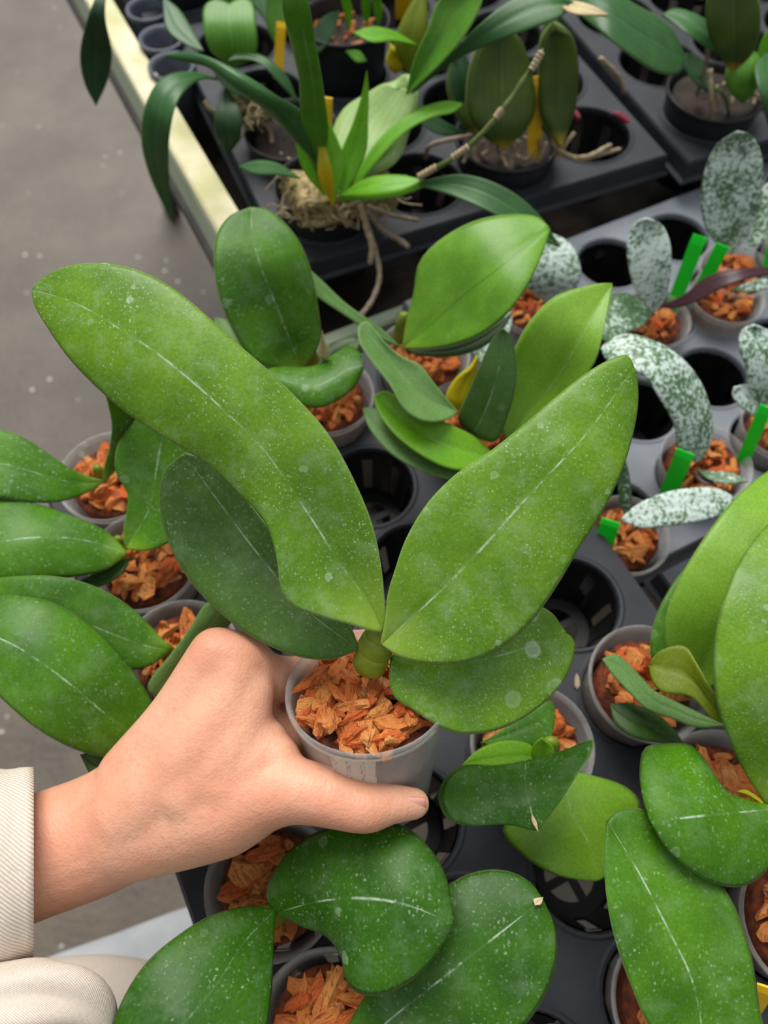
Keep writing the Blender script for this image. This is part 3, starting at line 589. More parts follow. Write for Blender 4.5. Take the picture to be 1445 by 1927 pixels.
leaf(Ip, 'stem' if False else 'yellow_leaf', (1450, 1530), (1385, 1490), [(1425, 1500), (1400, 1486)], [(1430, 1512), (1405, 1496)], z=(.06, .064), name='dry_sheath')
Jp = orchid('orchid at the bottom right with a long white-spotted leaf leaning up the frame', .096, -.083, seed=30, nch=8)
stub(Jp, 1322, 2010, .020, .055)
leaf(Jp, 'phal', (1322, 2030), (1141, 1545), [(1225, 1935), (1185, 1850), (1155, 1762), (1140, 1680), (1136, 1600)], [(1440, 1980), (1430, 1900), (1412, 1790), (1380, 1700), (1325, 1620), (1262, 1555), (1210, 1522), (1165, 1524)], [(1320, 1940), (1300, 1840), (1252, 1740), (1200, 1640)], z=(.056, .070, .078, .080), zl=.002, zr=-.002, nu=18, nv=40)
Kp = orchid('small orchid right of the held pot with a folded, torn leaf', .108, .030, seed=31, nch=36)
stub(Kp, 1018, 1418, .022, .05, mat='stem')
leaf(Kp, 'phal', (1032, 1402), (903, 1398), [(1044, 1360), (1038, 1318), (990, 1345), (940, 1376)], [(990, 1404), (940, 1408)], z=(.046, .05))
leaf(Kp, 'phal_bright', (1020, 1430), (868, 1440), [(1000, 1402), (950, 1393), (900, 1410)], [(980, 1452), (930, 1460)], z=(.048, .056))
leaf(Kp, 'phal_bright', (1012, 1436), (1020, 1388), [(1000, 1424), (1004, 1400)], [(1040, 1436), (1042, 1408)], z=(.05, .062))
leaf(Kp, 'phal_pale', (1060, 1450), (1128, 1657), [(1000, 1495), (945, 1562), (985, 1611), (1040, 1645), (1092, 1657)], [(1120, 1460), (1180, 1482), (1206, 1512), (1190, 1570), (1155, 1632)], [(1072, 1520), (1112, 1595)], z=(.040, .040, .032), zl=-.004, zr=-.004)
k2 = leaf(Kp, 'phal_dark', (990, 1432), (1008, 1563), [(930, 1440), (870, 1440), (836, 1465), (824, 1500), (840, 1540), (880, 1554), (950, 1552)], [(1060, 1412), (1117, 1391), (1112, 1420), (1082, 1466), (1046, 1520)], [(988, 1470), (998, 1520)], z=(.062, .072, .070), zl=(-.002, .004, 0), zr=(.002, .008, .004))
leaf(k2, 'dry', (1000, 1530), (1012, 1566), [(1000, 1545)], [(1010, 1548)], z=(.073, .073), name='dry_tear')
Lp = orchid('orchid below the thumb whose bark shows between two broad dark leaves', -.038, .034, seed=32, nch=40)
stub(Lp, 520, 1722, .022, .06)
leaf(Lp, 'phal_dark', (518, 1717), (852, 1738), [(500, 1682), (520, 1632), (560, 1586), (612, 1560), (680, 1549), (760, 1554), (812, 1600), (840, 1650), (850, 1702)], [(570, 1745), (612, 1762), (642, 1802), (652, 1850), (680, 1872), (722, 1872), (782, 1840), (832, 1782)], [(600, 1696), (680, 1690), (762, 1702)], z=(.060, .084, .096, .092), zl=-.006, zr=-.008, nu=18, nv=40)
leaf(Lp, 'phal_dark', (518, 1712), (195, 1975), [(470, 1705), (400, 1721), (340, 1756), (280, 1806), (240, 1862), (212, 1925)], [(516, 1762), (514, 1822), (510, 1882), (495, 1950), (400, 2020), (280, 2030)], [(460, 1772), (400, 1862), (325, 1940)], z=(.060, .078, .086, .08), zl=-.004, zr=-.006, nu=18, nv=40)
Mp_ = orchid('orchid at the bottom centre with a broad leaf nicked white at its tip', -.038, -.0245, seed=33, nch=36, rim=.030)
stub(Mp_, 650, 1990, .022, .055)
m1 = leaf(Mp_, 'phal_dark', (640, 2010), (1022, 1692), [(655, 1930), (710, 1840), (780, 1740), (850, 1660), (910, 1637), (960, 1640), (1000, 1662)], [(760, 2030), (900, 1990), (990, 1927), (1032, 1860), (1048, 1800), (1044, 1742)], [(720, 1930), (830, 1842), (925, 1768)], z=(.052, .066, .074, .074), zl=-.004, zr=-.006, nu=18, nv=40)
leaf(m1, 'dry', (1006, 1704), (1022, 1688), [(1004, 1692)], [(1018, 1702)], z=(.0765, .0765), name='dry_tip', thick=.0012)
Np = orchid('bark-filled clear pot at the right edge below the wide curled leaf', .163, -.083, seed=34, nch=30); Np.name = 'bark_filled_pot'; Np['category'] = 'pot'; del Np['group']

# ------------------------------------------------------------------ silver-leaved orchids in the grey tray
SZ = -.030      # the grey tray sits this much lower than the black one
def silver(label, px, py, z=-.010, R=.0258, seed=50, nch=22, H=.05):
    c = snap(U(px, py, z), .02); o = empty('silver_leaf_orchid', c - np.array([0, 0, H]), label, 'orchid', 'silver-leaved orchids in the grey tray')
    pot_parts(o, c, (0, 0, 1), R, H, seed=seed, nchips=nch, chip=.0135, bed=.005, rise=.003); return o
s1 = silver('silver-leaved orchid with one purple-backed leaf arching right', 1230, 598, seed=51)
leaf(s1, 'silver_pale', (1230, 592), (1216, 411), [(1197, 550), (1182, 500), (1180, 450), (1194, 420)], [(1252, 560), (1263, 500), (1259, 450), (1242, 420)], z=(.03, .065, .09), zl=.002, zr=.002)
leaf(s1, 'silver_green', (1228, 590), (1122, 628), [(1200, 560), (1165, 550), (1132, 568)], [(1212, 612), (1172, 630), (1142, 644)], z=(.03, .042, .05))
leaf(s1, 'purple', (1236, 578), (1470, 502), [(1285, 556), (1330, 520), (1380, 508), (1430, 503)], [(1270, 580), (1310, 568), (1360, 542), (1412, 524), (1450, 516)], z=(.03, .05, .065, .06))
s2 = silver('silver-leaved orchid in a pinkish clear pot behind the purple arching leaf', 1370, 556, seed=52)
leaf(s2, 'silver', (1372, 545), (1460, 530), [(1400, 535), (1430, 525)], [(1400, 550), (1440, 545)], z=(.025, .05))
s3 = silver('silver-leaved orchid with the tallest oval leaf, at the right edge', 1392, 500, seed=53)
leaf(s3, 'silver', (1376, 482), (1388, 247), [(1332, 440), (1318, 380), (1326, 320), (1350, 270)], [(1402, 450), (1426, 400), (1436, 340), (1430, 282), (1412, 254)], z=(.03, .075, .115))
leaf(s3, 'silver', (1402, 472), (1470, 330), [(1420, 400), (1438, 350)], [(1442, 450), (1482, 390)], z=(.03, .07))
s4 = silver('silver-leaved orchid with a long arching leaf and another lying low to the left', 1312, 888, R=.0285, seed=54, nch=30)
leaf(s4, 'silver', (1312, 872), (1130, 655), [(1278, 850), (1268, 800), (1240, 750), (1210, 706), (1172, 692), (1142, 680)], [(1336, 840), (1341, 790), (1320, 720), (1280, 670), (1230, 640), (1168, 628)], z=(.03, .065, .085, .075), zl=-.002, zr=-.004)
leaf(s4, 'silver_pale', (1380, 935), (1167, 978), [(1350, 919), (1300, 918), (1240, 930), (1190, 955)], [(1362, 966), (1320, 980), (1260, 990), (1200, 993)], z=(.034, .044, .045), zl=.002, zr=-.003)
leaf(s4, 'silver_green', (1310, 884), (1408, 906), [(1340, 886), (1380, 890)], [(1330, 902), (1370, 912)], z=(.028, .038))
leaf(s4, 'purple', (1300, 890), (1350, 915), [(1320, 892)], [(1320, 910)], z=(.026, .030))
s5 = silver('silver-leaved orchid in the small pot nearest the empty black cell', 1180, 1004, seed=55, nch=26)
leaf(s5, 'silver_green', (1180, 980), (1172, 850), [(1165, 940), (1162, 890)], [(1188, 940), (1184, 890)], z=(.03, .07))
s6 = silver('silver-leaved orchid at the right edge with two small leaves', 1438, 815, seed=56)
leaf(s6, 'silver', (1432, 775), (1420, 610), [(1408, 730), (1402, 690), (1389, 650), (1396, 620)], [(1455, 740), (1474, 690), (1462, 632)], z=(.03, .06, .075))
leaf(s6, 'silver_pale', (1428, 790), (1382, 728), [(1400, 772), (1378, 746)], [(1424, 755), (1406, 724)], z=(.03, .05))
s7 = silver('silver-leaved orchid half hidden behind the glossy upward leaf', 1010, 575, seed=57)
leaf(s7, 'silver_pale', (1030, 572), (1030, 438), [(984, 532), (978, 500), (1000, 450)], [(1070, 552), (1093, 522), (1082, 470), (1055, 445)], z=(.03, .06, .07))
leaf(s7, 'silver_pale', (888, 692), (958, 578), [(884, 650), (910, 610), (936, 582)], [(922, 692), (950, 645), (964, 602)], z=(.02, .035, .04))
s8 = silver('silver-leaved orchid pot cut off by the right edge near the top', 1462, 462, seed=58)
gt = 'green plastic stakes'
plate('plant_tag', 'tag_green', ((1264, 547), (1286, 558), (1330, 452), (1303, 438)), (.022, .022, .062, .062), 'tall bright green stake just right of the upright silver leaf', 'plant tag', gt)
plate('plant_tag', 'tag_green', ((1316, 524), (1338, 530), (1372, 470), (1346, 456)), (.03, .03, .06, .06), 'green stake poking up behind the purple arching leaf', 'plant tag', gt)
plate('plant_tag', 'tag_green', ((1247, 914), (1276, 926), (1305, 862), (1272, 842)), (.022, .022, .052, .052), 'green stake below the long arching silver leaf', 'plant tag', gt)
plate('plant_tag', 'tag_green', ((1396, 842), (1416, 854), (1452, 775), (1430, 758)), (.022, .022, .055, .055), 'green stake in the pot with two small silver leaves, right edge', 'plant tag', gt)
plate('plant_tag', 'tag_green', ((1120, 1018), (1150, 1036), (1167, 988), (1130, 977)), (.022, .022, .042, .042), 'short green stake touching the right leaf of the held plant', 'plant tag', gt)
plate('plant_tag', 'tag_green', ((1436, 494), (1456, 498), (1466, 455), (1446, 450)), (.022, .022, .045, .045), 'green stake cut off by the right edge near the top', 'plant tag', gt)

# ------------------------------------------------------------------ strap-leaved orchids along the top
GS = 'strap-leaved orchids in black pots'
def strap(label, px, py, z=.03, R=.036, H=.075, bed=.004, nch=0, seed=70, mat='black_pot'):
    c = snap(U(px, py, z), .05); o = empty('strap_leaf_orchid', c - np.array([0, 0, H]), label, 'orchid', GS); pot_parts(o, c, (0, 0, 1), R, H, mat=mat, seed=seed, nchips=nch, bed=bed, chip=.011, taper=.78, bedmat='fabric_black'); return o
def moss(parent, x0, x1, y, z, h, d, seed):
    """square plug of dry moss and root fibre"""
    P0, P1 = U(x0, y, z), U(x1, y, z); c = (P0+P1)/2; w = np.linalg.norm(P1-P0)/2; r_ = random.Random(seed)
    bm = bmesh.new(); bmesh.ops.create_cube(bm, size=2); bmesh.ops.subdivide_edges(bm, edges=bm.edges[:], cuts=7, use_grid_fill=True)
    V = []
    for v in bm.verts:
        a = np.array(v.co); a = a*(1-.10*np.linalg.norm(a)/1.73); V.append(c + np.array([0, d, h*.2]) + a[0]*w*UU*np.array([1, .5, 1]) + a[1]*d*VV + np.array([0, 0, a[2]*h]) + np.array([r_.gauss(0, .0016) for _ in range(3)]))
    F = [[v.index for v in f.verts] for f in bm.faces]; bm.free()
    o = mesh_obj('moss_block', V, F, M['moss'], parent); o['kind'] = 'stuff'
    parts = []
    for k in range(60):
        p = c + np.array([r_.uniform(-w, w), r_.uniform(-.2, 1.4)*d, h*r_.uniform(-.6, 1.3)]); q = p + np.array([r_.uniform(-.02, .02), r_.uniform(-.012, .008), r_.uniform(-.012, .006)]); m_ = (p+q)/2 + np.array([r_.gauss(0, .004) for _ in range(3)])
        parts.append(tube_mesh(cr(np.array([p, m_, q]), n=7), .0006, 5))
    V, F = merge(parts); o = mesh_obj('root_fibres', V, F, M['root'], parent); o['kind'] = 'stuff'
t1 = strap('strap-leaved orchid on a dry moss block hanging over the tray front', 650, 425, z=.022, R=.037, seed=71, bed=.01)
moss(t1, 528, 745, 402, .028, .011, .020, 5)
leaf(t1, 'strap_mid', (600, 345), (548, -90), [(568, 255), (562, 150), (546, 80), (530, 0)], [(618, 255), (606, 150), (594, 80), (580, 0)], z=(.05, .12, .19, .22), label='tall upright blade')
leaf(t1, 'strap', (596, 310), (308, 106), [(545, 255), (498, 208), (440, 166), (390, 126), (345, 116)], [(572, 215), (522, 180), (460, 140), (400, 110), (350, 97)], z=(.07, .12, .14, .13), zl=-.006)
leaf(t1, 'bulb', (650, 345), (766, 160), [(622, 265), (642, 212), (690, 178), (738, 154)], [(745, 305), (772, 245), (786, 195), (782, 166)], z=(.045, .06, .085), thick=.012, name='pseudobulb')
leaf(t1, 'strap_mid', (764, 180), (912, -60), [(776, 120), (806, 50), (826, 0)], [(835, 115), (880, 60), (908, 0)], z=(.085, .12, .15), zl=.004, zr=.004)
leaf(t1, 'strap', (772, 178), (1080, 4), [(850, 98), (900, 48), (960, 0), (1020, -20)], [(850, 118), (920, 84), (1000, 54), (1056, 32)], z=(.085, .12, .14), zl=.004, zr=-.004)
leaf(t1, 'strap_bright', (652, 378), (872, 196), [(690, 292), (740, 236), (800, 200), (842, 190)], [(700, 316), (760, 252), (812, 222), (852, 212)], z=(.042, .07, .09))
leaf(t1, 'strap_bright', (640, 382), (690, 132), [(638, 300), (664, 230), (680, 180)], [(688, 290), (693, 220), (694, 170)], z=(.042, .075, .11))
leaf(t1, 'strap_bright', (628, 388), (592, 190), [(596, 310), (584, 250)], [(648, 310), (625, 240)], z=(.042, .07, .10))
leaf(t1, 'strap_bright', (612, 372), (560, 210), [(570, 320), (556, 260)], [(610, 310), (590, 250)], z=(.042, .065, .09))
leaf(t1, 'yellow_leaf', (628, 392), (604, 240), [(600, 340), (598, 290)], [(628, 340), (616, 290)], z=(.044, .075, .09), name='yellow_sheath')
leaf(t1, 'strap_bright', (640, 374), (800, 345), [(690, 338), (750, 332)], [(700, 374), (760, 364)], z=(.045, .06, .065), thick=.006, name='leaf_sheath')
leaf(t1, 'strap', (775, 345), (1056, 466), [(870, 328), (950, 353), (1012, 402)], [(860, 372), (930, 404), (1000, 446)], z=(.063, .075, .07, .05), zl=.004)
leaf(t1, 'strap', (566, 336), (448, 314), [(520, 306), (480, 302)], [(520, 330), (480, 328)], z=(.045, .06))
root(t1, [(678, 386, .04), (690, 430, .025), (700, 465, .015), (696, 498, .005)], .0022); root(t1, [(684, 400, .034), (706, 470, .012), (714, 520, .004), (700, 565, .002), (672, 602, .004)], .0019, 'root_grey')
root(t1, [(690, 395, .036), (720, 432, .02), (752, 452, .014), (770, 466, .012)], .0021, 'root_grey'); root(t1, [(690, 388, .038), (740, 405, .03), (790, 415, .026)], .0017, 'root_grey')
root(t1, [(560, 345, .04), (535, 370, .03), (532, 410, .02)], .0014); root(t1, [(600, 380, .044), (575, 395, .036), (580, 425, .022)], .0014); root(t1, [(650, 385, .044), (640, 400, .035), (655, 428, .02)], .0014)
root(t1, [(650, 388, .042), (720, 365, .045), (745, 350, .045)], .0013)
root(t1, [(790, 332, .07), (868, 287, .09), (938, 216, .11), (1000, 128, .13), (1022, 92, .14)], .0017, 'cane', 'old_cane')
for (x0, y0, z0), (x1, y1, z1) in (((788, 333, .070), (822, 314, .079)), ((852, 297, .086), (882, 276, .0945)), ((933, 222, .1085), (946, 204, .113)), ((1000, 132, .1305), (1020, 96, .139))): root(t1, [(x0, y0, z0), ((x0+x1)/2, (y0+y1)/2, (z0+z1)/2), (x1, y1, z1)], .0022, 'root', 'cane_node')
t2 = strap('strap-leaved orchid with dark olive bulbs and a fringe of roots', 960, 285, z=.02, R=.040, seed=72, bed=.008)
leaf(t2, 'bulb_olive', (945, 272), (930, 40), [(884, 230), (878, 150), (900, 80)], [(1002, 225), (1003, 140), (972, 65)], z=(.03, .065, .10), thick=.014, name='pseudobulb')
leaf(t2, 'bulb_olive', (1052, 278), (1040, 40), [(1018, 225), (1012, 130), (1018, 70)], [(1082, 205), (1088, 120), (1072, 60)], z=(.03, .065, .10), thick=.012, name='pseudobulb')
leaf(t2, 'bulb_olive', (900, 262), (850, 110), [(860, 220), (840, 160)], [(898, 210), (880, 150)], z=(.03, .05, .07), thick=.008, name='pseudobulb')
leaf(t2, 'strap', (1062, 6), (1290, 110), [(1120, -28), (1200, 10), (1262, 50)], [(1130, 62), (1185, 105), (1240, 138), (1278, 138)], z=(.12, .13, .115, .09), zr=-.004)
leaf(t2, 'strap_deep', (880, 250), (770, 190), [(840, 230), (800, 200)], [(830, 255), (790, 230)], z=(.03, .05))
leaf(t2, 'strap_deep', (900, 250), (850, 60), [(860, 200), (845, 130)], [(905, 190), (880, 110)], z=(.03, .06, .08))
leaf(t2, 'dry', (1050, 8), (1145, 30), [(1080, 2), (1120, 14)], [(1070, 24), (1110, 30)], z=(.135, .14, .135), name='dry_sheath')
for k in range(13):
    x = 885+k*13; y = 262+6*math.sin(k*1.3); root(t2, [(x, y, .03), (x+random.uniform(-10, 10), y+22, .022), (x+random.uniform(-20, 20), y+40+random.uniform(-8, 14), .015)], .0015, 'root' if k % 2 else 'root_grey')
root(t2, [(1040, 268, .032), (1060, 290, .024), (1100, 296, .024), (1150, 272, .026)], .0017); root(t2, [(1050, 280, .03), (1090, 300, .022), (1130, 290, .022), (1168, 280, .022)], .0015); root(t2, [(1080, 250, .035), (1062, 275, .03), (1050, 300, .02)], .0015)
root(t2, [(888, 255, .035), (850, 262, .04), (808, 275, .04), (800, 300, .02)], .0016, 'root_grey'); root(t2, [(1130, 110, .07), (1160, 140, .05), (1175, 175, .02)], .0018)
for (x, y, z) in ((1080, 215, .035), (1172, 222, .006), (1068, 128, .07), (1165, 218, .006), (1245, 262, -.02)):
    P = np.array([U(x-8, y-4, z), U(x, y, z), U(x+8, y+6, z)]); V, F = cap_tube(P, [.002, .0034, .002], 10); mesh_obj('bud', V, F, M['bud'], t2)
t3 = strap('strap-leaved orchid whose leaf droops over the painted rail', 455, 225, z=.018, R=.036, seed=73, bed=.008)
moss(t3, 440, 505, 222, .028, .008, .012, 9)
leaf(t3, 'strap', (415, 150), (328, 424), [(352, 134), (305, 146), (276, 190), (265, 260), (282, 332), (312, 395)], [(378, 150), (338, 185), (320, 250), (318, 320), (322, 380)], z=(.05, .075, .07, .04, .0, -.03))
leaf(t3, 'strap_mid', (440, 128), (430, -6), [(396, 95), (382, 45), (386, 8)], [(480, 105), (482, 45), (474, 4)], z=(.045, .075, .085))
leaf(t3, 'strap', (560, 192), (428, 116), [(530, 162), (490, 120), (456, 112)], [(538, 140), (492, 104), (450, 97)], z=(.04, .06, .062))
leaf(t3, 'strap', (384, 98), (306, -6), [(352, 86), (314, 56)], [(364, 58), (336, 16)], z=(.05, .06))
leaf(t3, 'strap_deep', (430, 290), (425, 170), [(408, 260), (405, 210)], [(452, 260), (450, 200)], z=(.01, .035, .045)); leaf(t3, 'strap_deep', (470, 190), (400, 130), [(440, 178), (410, 150)], [(460, 155), (420, 128)], z=(.04, .06))
leaf(t3, 'strap', (500, 40), (470, -60), [(478, 10), (466, -30)], [(505, 5), (490, -40)], z=(.07, .09))
root(t3, [(490, 225, .025), (508, 245, .015), (512, 270, .008), (555, 310, .01)], .0018, 'root_grey'); root(t3, [(385, 190, .03), (395, 205, .025), (410, 212, .02)], .0016)
t4 = strap('orchid with yellowing bulbs in the round black pot at the top centre', 706, 66, z=.045, R=.036, H=.085, seed=74, bed=.012, nch=22)
for a in (((655, 62), (634, -40)), ((690, 50), (684, -40)), ((712, 52), (700, -40))): leaf(t4, 'strap_bright', a[0], a[1], [(a[0][0]-9, 20)], [(a[0][0]+8, 15)], z=(.04, .08), thick=.004, name='stem')
leaf(t4, 'phal_olive', (772, 140), (800, -30), [(742, 90), (755, 40)], [(800, 90), (806, 30)], z=(.04, .07, .09), thick=.010, name='pseudobulb'); leaf(t4, 'yellow_leaf', (742, 132), (735, 86), [(726, 118)], [(770, 112)], z=(.04, .06), thick=.008, name='pseudobulb')
leaf(t4, 'strap_bright', (786, 86), (664, 62), [(740, 78), (700, 80)], [(740, 58), (700, 50)], z=(.07, .08, .085)); leaf(t4, 'strap_mid', (690, 116), (650, 96), [(672, 118)], [(676, 96)], z=(.045, .055))
t5 = strap('strap-leaved orchid at the top right corner trailing pale roots', 1385, 195, z=.02, R=.038, seed=75, bed=.006)
leaf(t5, 'bulb_olive', (1378, 140), (1385, -60), [(1338, 80), (1330, 0)], [(1422, 90), (1428, 0)], z=(.05, .09, .12), label='wide upright blade'); leaf(t5, 'strap', (1366, 105), (1246, 28), [(1330, 90), (1290, 62)], [(1345, 50), (1300, 22), (1268, 16)], z=(.06, .085, .085))
leaf(t5, 'strap_mid', (1398, 185), (1410, 92), [(1366, 160), (1370, 120)], [(1424, 165), (1430, 115)], z=(.03, .05, .06), thick=.010, name='pseudobulb'); leaf(t5, 'strap', (1440, 100), (1452, 260), [(1420, 125), (1432, 190)], [(1470, 120), (1475, 200)], z=(.06, .055, .02)); leaf(t5, 'strap_bright', (1430, 150), (1480, 40), [(1425, 100), (1450, 50)], [(1460, 130), (1490, 80)], z=(.04, .08)); leaf(t5, 'strap_deep', (1345, 180), (1290, 100), [(1310, 160), (1290, 130)], [(1340, 140), (1312, 104)], z=(.03, .05))
root(t5, [(1335, 130, .05), (1338, 180, .035), (1340, 210, .02), (1336, 240, .005)], .002); root(t5, [(1332, 75, .07), (1328, 120, .05), (1315, 165, .03), (1312, 180, .02)], .0017, 'root_grey'); root(t5, [(1345, 165, .04), (1362, 180, .035), (1372, 215, .015)], .0013, 'cane'); root(t5, [(1360, 158, .035), (1385, 168, .032), (1400, 166, .032)], .0016); root(t5, [(1410, 165, .034), (1425, 180, .03), (1438, 175, .028)], .0016)
for k in range(7): root(t5, [(1350+k*14, 160, .032), (1348+k*15, 175, .027), (1352+k*13, 190+4*(k % 3), .022)], .0013)
t6 = strap('strap-leaved orchid past the top edge, leaf hanging beside the concrete floor', 262, -55, z=.03, R=.034, seed=76, bed=.008)
leaf(t6, 'strap_deep', (205, -60), (181, 200), [(166, 30), (150, 105), (160, 160)], [(198, 30), (211, 100), (203, 150)], z=(.10, .09, .05, .02), label='drooping lone leaf')
t7 = strap('strap-leaved orchid partly hidden behind the tall upright blade', 545, 72, z=.015, R=.034, seed=77, bed=.008)
leaf(t7, 'strap_mid', (530, 100), (510, -40), [(505, 60), (495, 0)], [(540, 60), (535, 0)], z=(.03, .07)); leaf(t7, 'strap_deep', (560, 110), (640, 20), [(580, 70), (610, 30)], [(600, 100), (630, 60)], z=(.03, .06))
gy = 'yellow plant stakes'
plate('plant_tag', 'tag_yellow', ((992, 258), (1020, 262), (1018, 142), (990, 150)), (.03, .03, .07, .07), 'yellow stake standing among the dark olive bulbs', 'plant tag', gy)
plate('plant_tag', 'tag_yellow', ((600, 250), (624, 252), (626, 186), (598, 184)), (.065, .065, .09, .09), 'yellow stake beside the tall upright blade', 'plant tag', gy)
plate('plant_tag', 'tag_yellow', ((745, 22), (795, 26), (800, -14), (742, -18)), (.05, .05, .07, .07), 'yellow stake in the round black pot at the top edge', 'plant tag', gy)
plate('plant_tag', 'tag_yellow', ((516, 120), (534, 122), (538, 42), (520, 40)), (.03, .03, .055, .055), 'ochre stake behind the tall upright blade, left side', 'plant tag', gy)
plate('plant_tag', 'tag_yellow', ((1393, 1906), (1425, 1916), (1458, 1868), (1426, 1852)), (.022, .022, .045, .045), 'yellow stake in the bottom right corner pot', 'plant tag', gy)
for k, (x, y, lb) in enumerate(((278, 14, 'empty small slate pot by the rail, topmost of three'), (303, 70, 'empty small slate pot by the rail, middle of three'), (322, 122, 'empty small slate pot by the rail, lowest of three'))):
    c = U(x, y, .005); p = empty('small_pot', c - np.array([0, 0, .055]), lb, 'pot', 'empty small pots by the rail'); pot_parts(p, c, (0, 0, 1), .0195, .055, mat='grey_pot', bed=.018, nchips=6, chip=.009, seed=90+k, wall=.003)
# crumbs lying on the black tray
for k, (x, y, lb) in enumerate(((1086, 1281, 'pale crumb of debris on the black tray right of the held plant'), (645, 1832, 'brown crumb of bark on the black tray below the thumb'))):
    me = CHIP[k]; o = link('debris_crumb', me.copy(), None); o.data.materials.clear(); o.data.materials.append(M['debris'] if k == 0 else M['bark']); o.location = U(x, y, .002); o.scale = (.008, .008, .006); tag(o, lb, 'debris')

# ------------------------------------------------------------------ the person: hand, forearm and clothes
person = empty('person', D(-60, 1660, .36), 'person in a beige twill jacket holding the orchid pot with the left hand', 'person')
mm = .001
def vol(pts): return cap_tube([D(x, y, d) for x, y, d, r in pts], [r*mm for x, y, d, r in pts])
parts = [
    vol([(-260, 1720, .272, 24.5), (-80, 1662, .288, 24), (65, 1612, .300, 23.4), (190, 1566, .305, 23.4), (270, 1520, .303, 23)]),
    vol([(270, 1475, .302, 19), (345, 1362, .296, 15), (407, 1232, .293, 10.8)]),
    vol([(265, 1510, .312, 20), (345, 1390, .314, 16), (415, 1270, .314, 11.5)]),
    vol([(270, 1520, .322, 18), (350, 1410, .330, 15), (430, 1300, .332, 11)]),
    vol([(275, 1530, .328, 17), (360, 1430, .343, 14), (450, 1330, .348, 10)]),
    vol([(240, 1550, .302, 22), (325, 1540, .297, 19.5), (425, 1515, .289, 18.6), (500, 1490, .284, 14.5), (560, 1488, .281, 11.8), (605, 1498, .280, 10.8), (650, 1511, .2795, 9.8), (692, 1519, .2795, 9.4), (735, 1513, .281, 7.3), (780, 1512, .284, 6.0)]),
    vol([(350, 1430, .303, 20), (430, 1340, .297, 15.5), (440, 1290, .295, 13)]),
    vol([(380, 1470, .296, 20), (440, 1420, .293, 17), (482, 1412, .290, 13.5)]),
    vol([(400, 1480, .315, 18), (440, 1400, .318, 15)]),
    vol([(330, 1470, .292, 17), (385, 1400, .289, 16), (425, 1320, .290, 13), (440, 1270, .291, 11)]),
    vol([(370, 1480, .289, 17), (430, 1420, .2865, 14), (455, 1350, .289, 11.5), (470, 1300, .291, 9.5)]),
    vol([(250, 1530, .297, 18.5), (320, 1475, .2935, 18), (370, 1440, .291, 16)]),
    vol([(430, 1470, .286, 15), (490, 1430, .286, 12), (520, 1430, .2855, 9.5)]),
]
def finger(mcp, hts, rad, angs, extra=()):
    P = [D(*mcp)] + [D(*e) for e in extra] + [on_pot(a, h, potrad(max(h, .006)) + r_*mm*.98) for a, h, r_ in zip(angs, hts, rad[1+len(extra):])]
    return cap_tube(P, [r_*mm for r_ in rad])
parts += [finger((407, 1232, .293), (.016, .015, .015, .016), (10.8, 10.4, 9.8, 9.0, 8.4, 7.8, 6.6), (146, 108, 76, 52), ((458, 1244, .2945), (488, 1268, .301))),
          finger((415, 1270, .314), (.031, .031, .030, .030, .031), (11, 9.6, 9.0, 8.4, 7.8, 6.6), (178, 144, 106, 72, 48)),
          finger((430, 1300, .332), (.045, .046, .046, .046, .047), (11, 9.2, 8.6, 8.0, 7.4, 6.4), (180, 144, 106, 74, 52)),
          finger((450, 1330, .348), (.057, .060, .061, .061), (10, 8.2, 7.6, 7.0, 5.8), (184, 146, 105, 70))]
V, F = merge(parts)
arm = mesh_obj('hand_and_forearm', V, F, M['skin'], person)
md = arm.modifiers.new('remesh', 'REMESH'); md.mode = 'VOXEL'; md.voxel_size = .0011
md = arm.modifiers.new('smooth', 'SMOOTH'); md.factor = .5; md.iterations = 30
dg = bpy.context.evaluated_depsgraph_get(); dg.update()
me = bpy.data.meshes.new_from_object(arm.evaluated_get(dg)); arm.modifiers.clear(); arm.data = me
me.polygons.foreach_set('use_smooth', [True]*len(me.polygons))
if not me.materials: me.materials.append(M['skin'])
# thumbnail
def nail(c, ax, nrm, ln, wd, R):
    ax = ax/np.linalg.norm(ax); nrm = nrm - ax*(nrm@ax); nrm /= np.linalg.norm(nrm); sd = np.cross(ax, nrm); V, F = [], []; nx, ny = 8, 8
    for lay in (0, 1):
        for i in range(nx+1):
            for j in range(ny+1):
                s, t = i/nx*2-1, j/ny*2-1; s2 = s*math.sqrt(max(0, 1-.28*t*t)); t2 = t*math.sqrt(max(0, 1-.28*s*s)); a = t2*wd/R
                V.append(c + ax*s2*ln + sd*R*math.sin(a) + nrm*(R*math.cos(a)-R - (.0006 if lay else 0) - .0006*s2*s2))
    n0 = (nx+1)*(ny+1); id_ = lambda l_, i, j: l_*n0+i*(ny+1)+j
    for i in range(nx):
        for j in range(ny):
            F.append((id_(0, i, j), id_(0, i+1, j), id_(0, i+1, j+1), id_(0, i, j+1))); F.append((id_(1, i, j), id_(1, i, j+1), id_(1, i+1, j+1), id_(1, i+1, j)))
    for i in range(nx): F.append((id_(0, i, 0), id_(1, i, 0), id_(1, i+1, 0), id_(0, i+1, 0))); F.append((id_(0, i, ny), id_(0, i+1, ny), id_(1, i+1, ny), id_(1, i, ny)))
    for j in range(ny): F.append((id_(0, 0, j), id_(0, 0, j+1), id_(1, 0, j+1), id_(1, 0, j))); F.append((id_(0, nx, j), id_(1, nx, j), id_(1, nx, j+1), id_(0, nx, j+1)))
    return V, F
nc = D(775, 1523, .2788); V, F = nail(nc, D(800, 1516, .2795)-D(750, 1516, .2775), (CAM-nc)/np.linalg.norm(CAM-nc) - .95*UPV, .0054, .0046, .0062)
mesh_obj('thumbnail', V, F, M['nail'], arm)
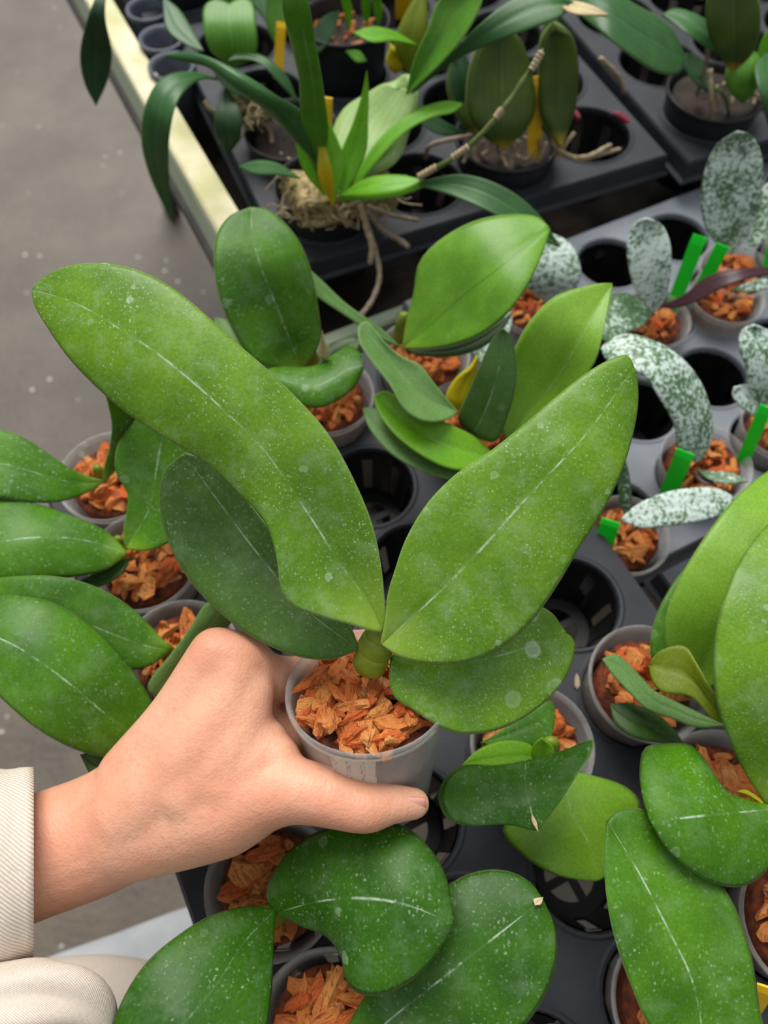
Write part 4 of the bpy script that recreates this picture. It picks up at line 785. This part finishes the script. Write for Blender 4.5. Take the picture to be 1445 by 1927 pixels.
# jacket cuff and sleeve: a cloth tube with folded hem, thickness and soft creases
def cloth_tube(name, P, r, mat, parent, seg=56, n=44, th=.0016, fold=.0, seed=1, us=130., squash=1.0):
    P = np.asarray(P, float); C = cr(P, n=n); d = np.linspace(0, 1, n); rr = np.interp(d, np.linspace(0, 1, len(r)), r)
    Tn = np.gradient(C, axis=0); Tn /= np.linalg.norm(Tn, axis=1, keepdims=True); V, uv = [], []; pv = None; r_ = random.Random(seed); ph = [r_.uniform(0, 6) for _ in range(6)]
    cu = 0.
    rows = []
    for lay in (0, 1):
        pv = None
        for i in range(n):
            x = np.cross(Tn[i], UPV) if pv is None else pv - Tn[i]*(pv@Tn[i]); x /= np.linalg.norm(x); pv = x; y = np.cross(x, Tn[i]); s = i/(n-1)
            for k in range(seg+1):
                a = 2*math.pi*k/seg
                w = fold*(math.sin(3*a+ph[0]+2*s)*.5 + math.sin(5*a+ph[1]-9*s)*.3 + math.sin(2*a+ph[2]+14*s)*.4)
                q = rr[i]*(1+w) - (th if lay else 0)
                V.append(C[i] + x*q*math.cos(a) + y*q*squash*math.sin(a)); uv.append((k/seg*us, s*us*np.linalg.norm(C[-1]-C[0])/(2*math.pi*rr.mean())))
    F = []; k1 = seg+1; n0 = n*k1
    for i in range(n-1):
        for k in range(seg): F.append((i*k1+k, i*k1+k+1, (i+1)*k1+k+1, (i+1)*k1+k)); F.append((n0+i*k1+k, n0+(i+1)*k1+k, n0+(i+1)*k1+k+1, n0+i*k1+k+1))
    for k in range(seg):
        F.append((k, n0+k, n0+k+1, k+1)); e = (n-1)*k1; F.append((e+k, e+k+1, n0+e+k+1, n0+e+k))
    return mesh_obj(name, V, F, M[mat], parent, True, uv)
rd = ray(60, 1622); nl = -np.cross(UPV, np.cross(rd, UPV)); nl = np.cross(rd, UPV); nl /= np.linalg.norm(nl); nl = nl if nl[0] < 0 else -nl
cc = D(60, 1622, .300); slv = cloth_tube('jacket_sleeve', [cc, cc+nl*.03, cc+nl*.06-UPV*.008, cc+nl*.14-UPV*.03], [.0352, .0358, .037, .041], 'twill', person, fold=.018, seed=4, us=85)
cloth_tube('cuff_hem', [cc-nl*.0006, cc+nl*.011, cc+nl*.022], [.0358, .0362, .0366], 'twill', slv, fold=.018, seed=4, us=85, n=10)
# turned-back hem of the jacket and the light trouser leg below it
hem = cloth_tube('jacket_hem', [D(190, 1965, .275), D(138, 1892, .268), D(70, 1872, .264), D(-60, 1890, .262), D(-260, 1950, .262)], [.009, .0125, .0132, .0145, .017], 'twill', person, fold=.24, seed=8, us=76, squash=.8)
body = cloth_tube('jacket_front', [D(345, 1885, .47), D(210, 1882, .455), D(60, 1900, .44), D(-150, 1950, .43), D(-300, 2000, .43)], [.018, .0235, .025, .028, .030], 'twill', person, fold=.05, seed=9, us=120)
leg = cloth_tube('trouser_leg', [D(430, 1755, .70), D(250, 1850, .64), D(80, 1960, .58), D(-100, 2080, .55)], [.030, .040, .050, .058], 'trouser', person, fold=.04, seed=10)
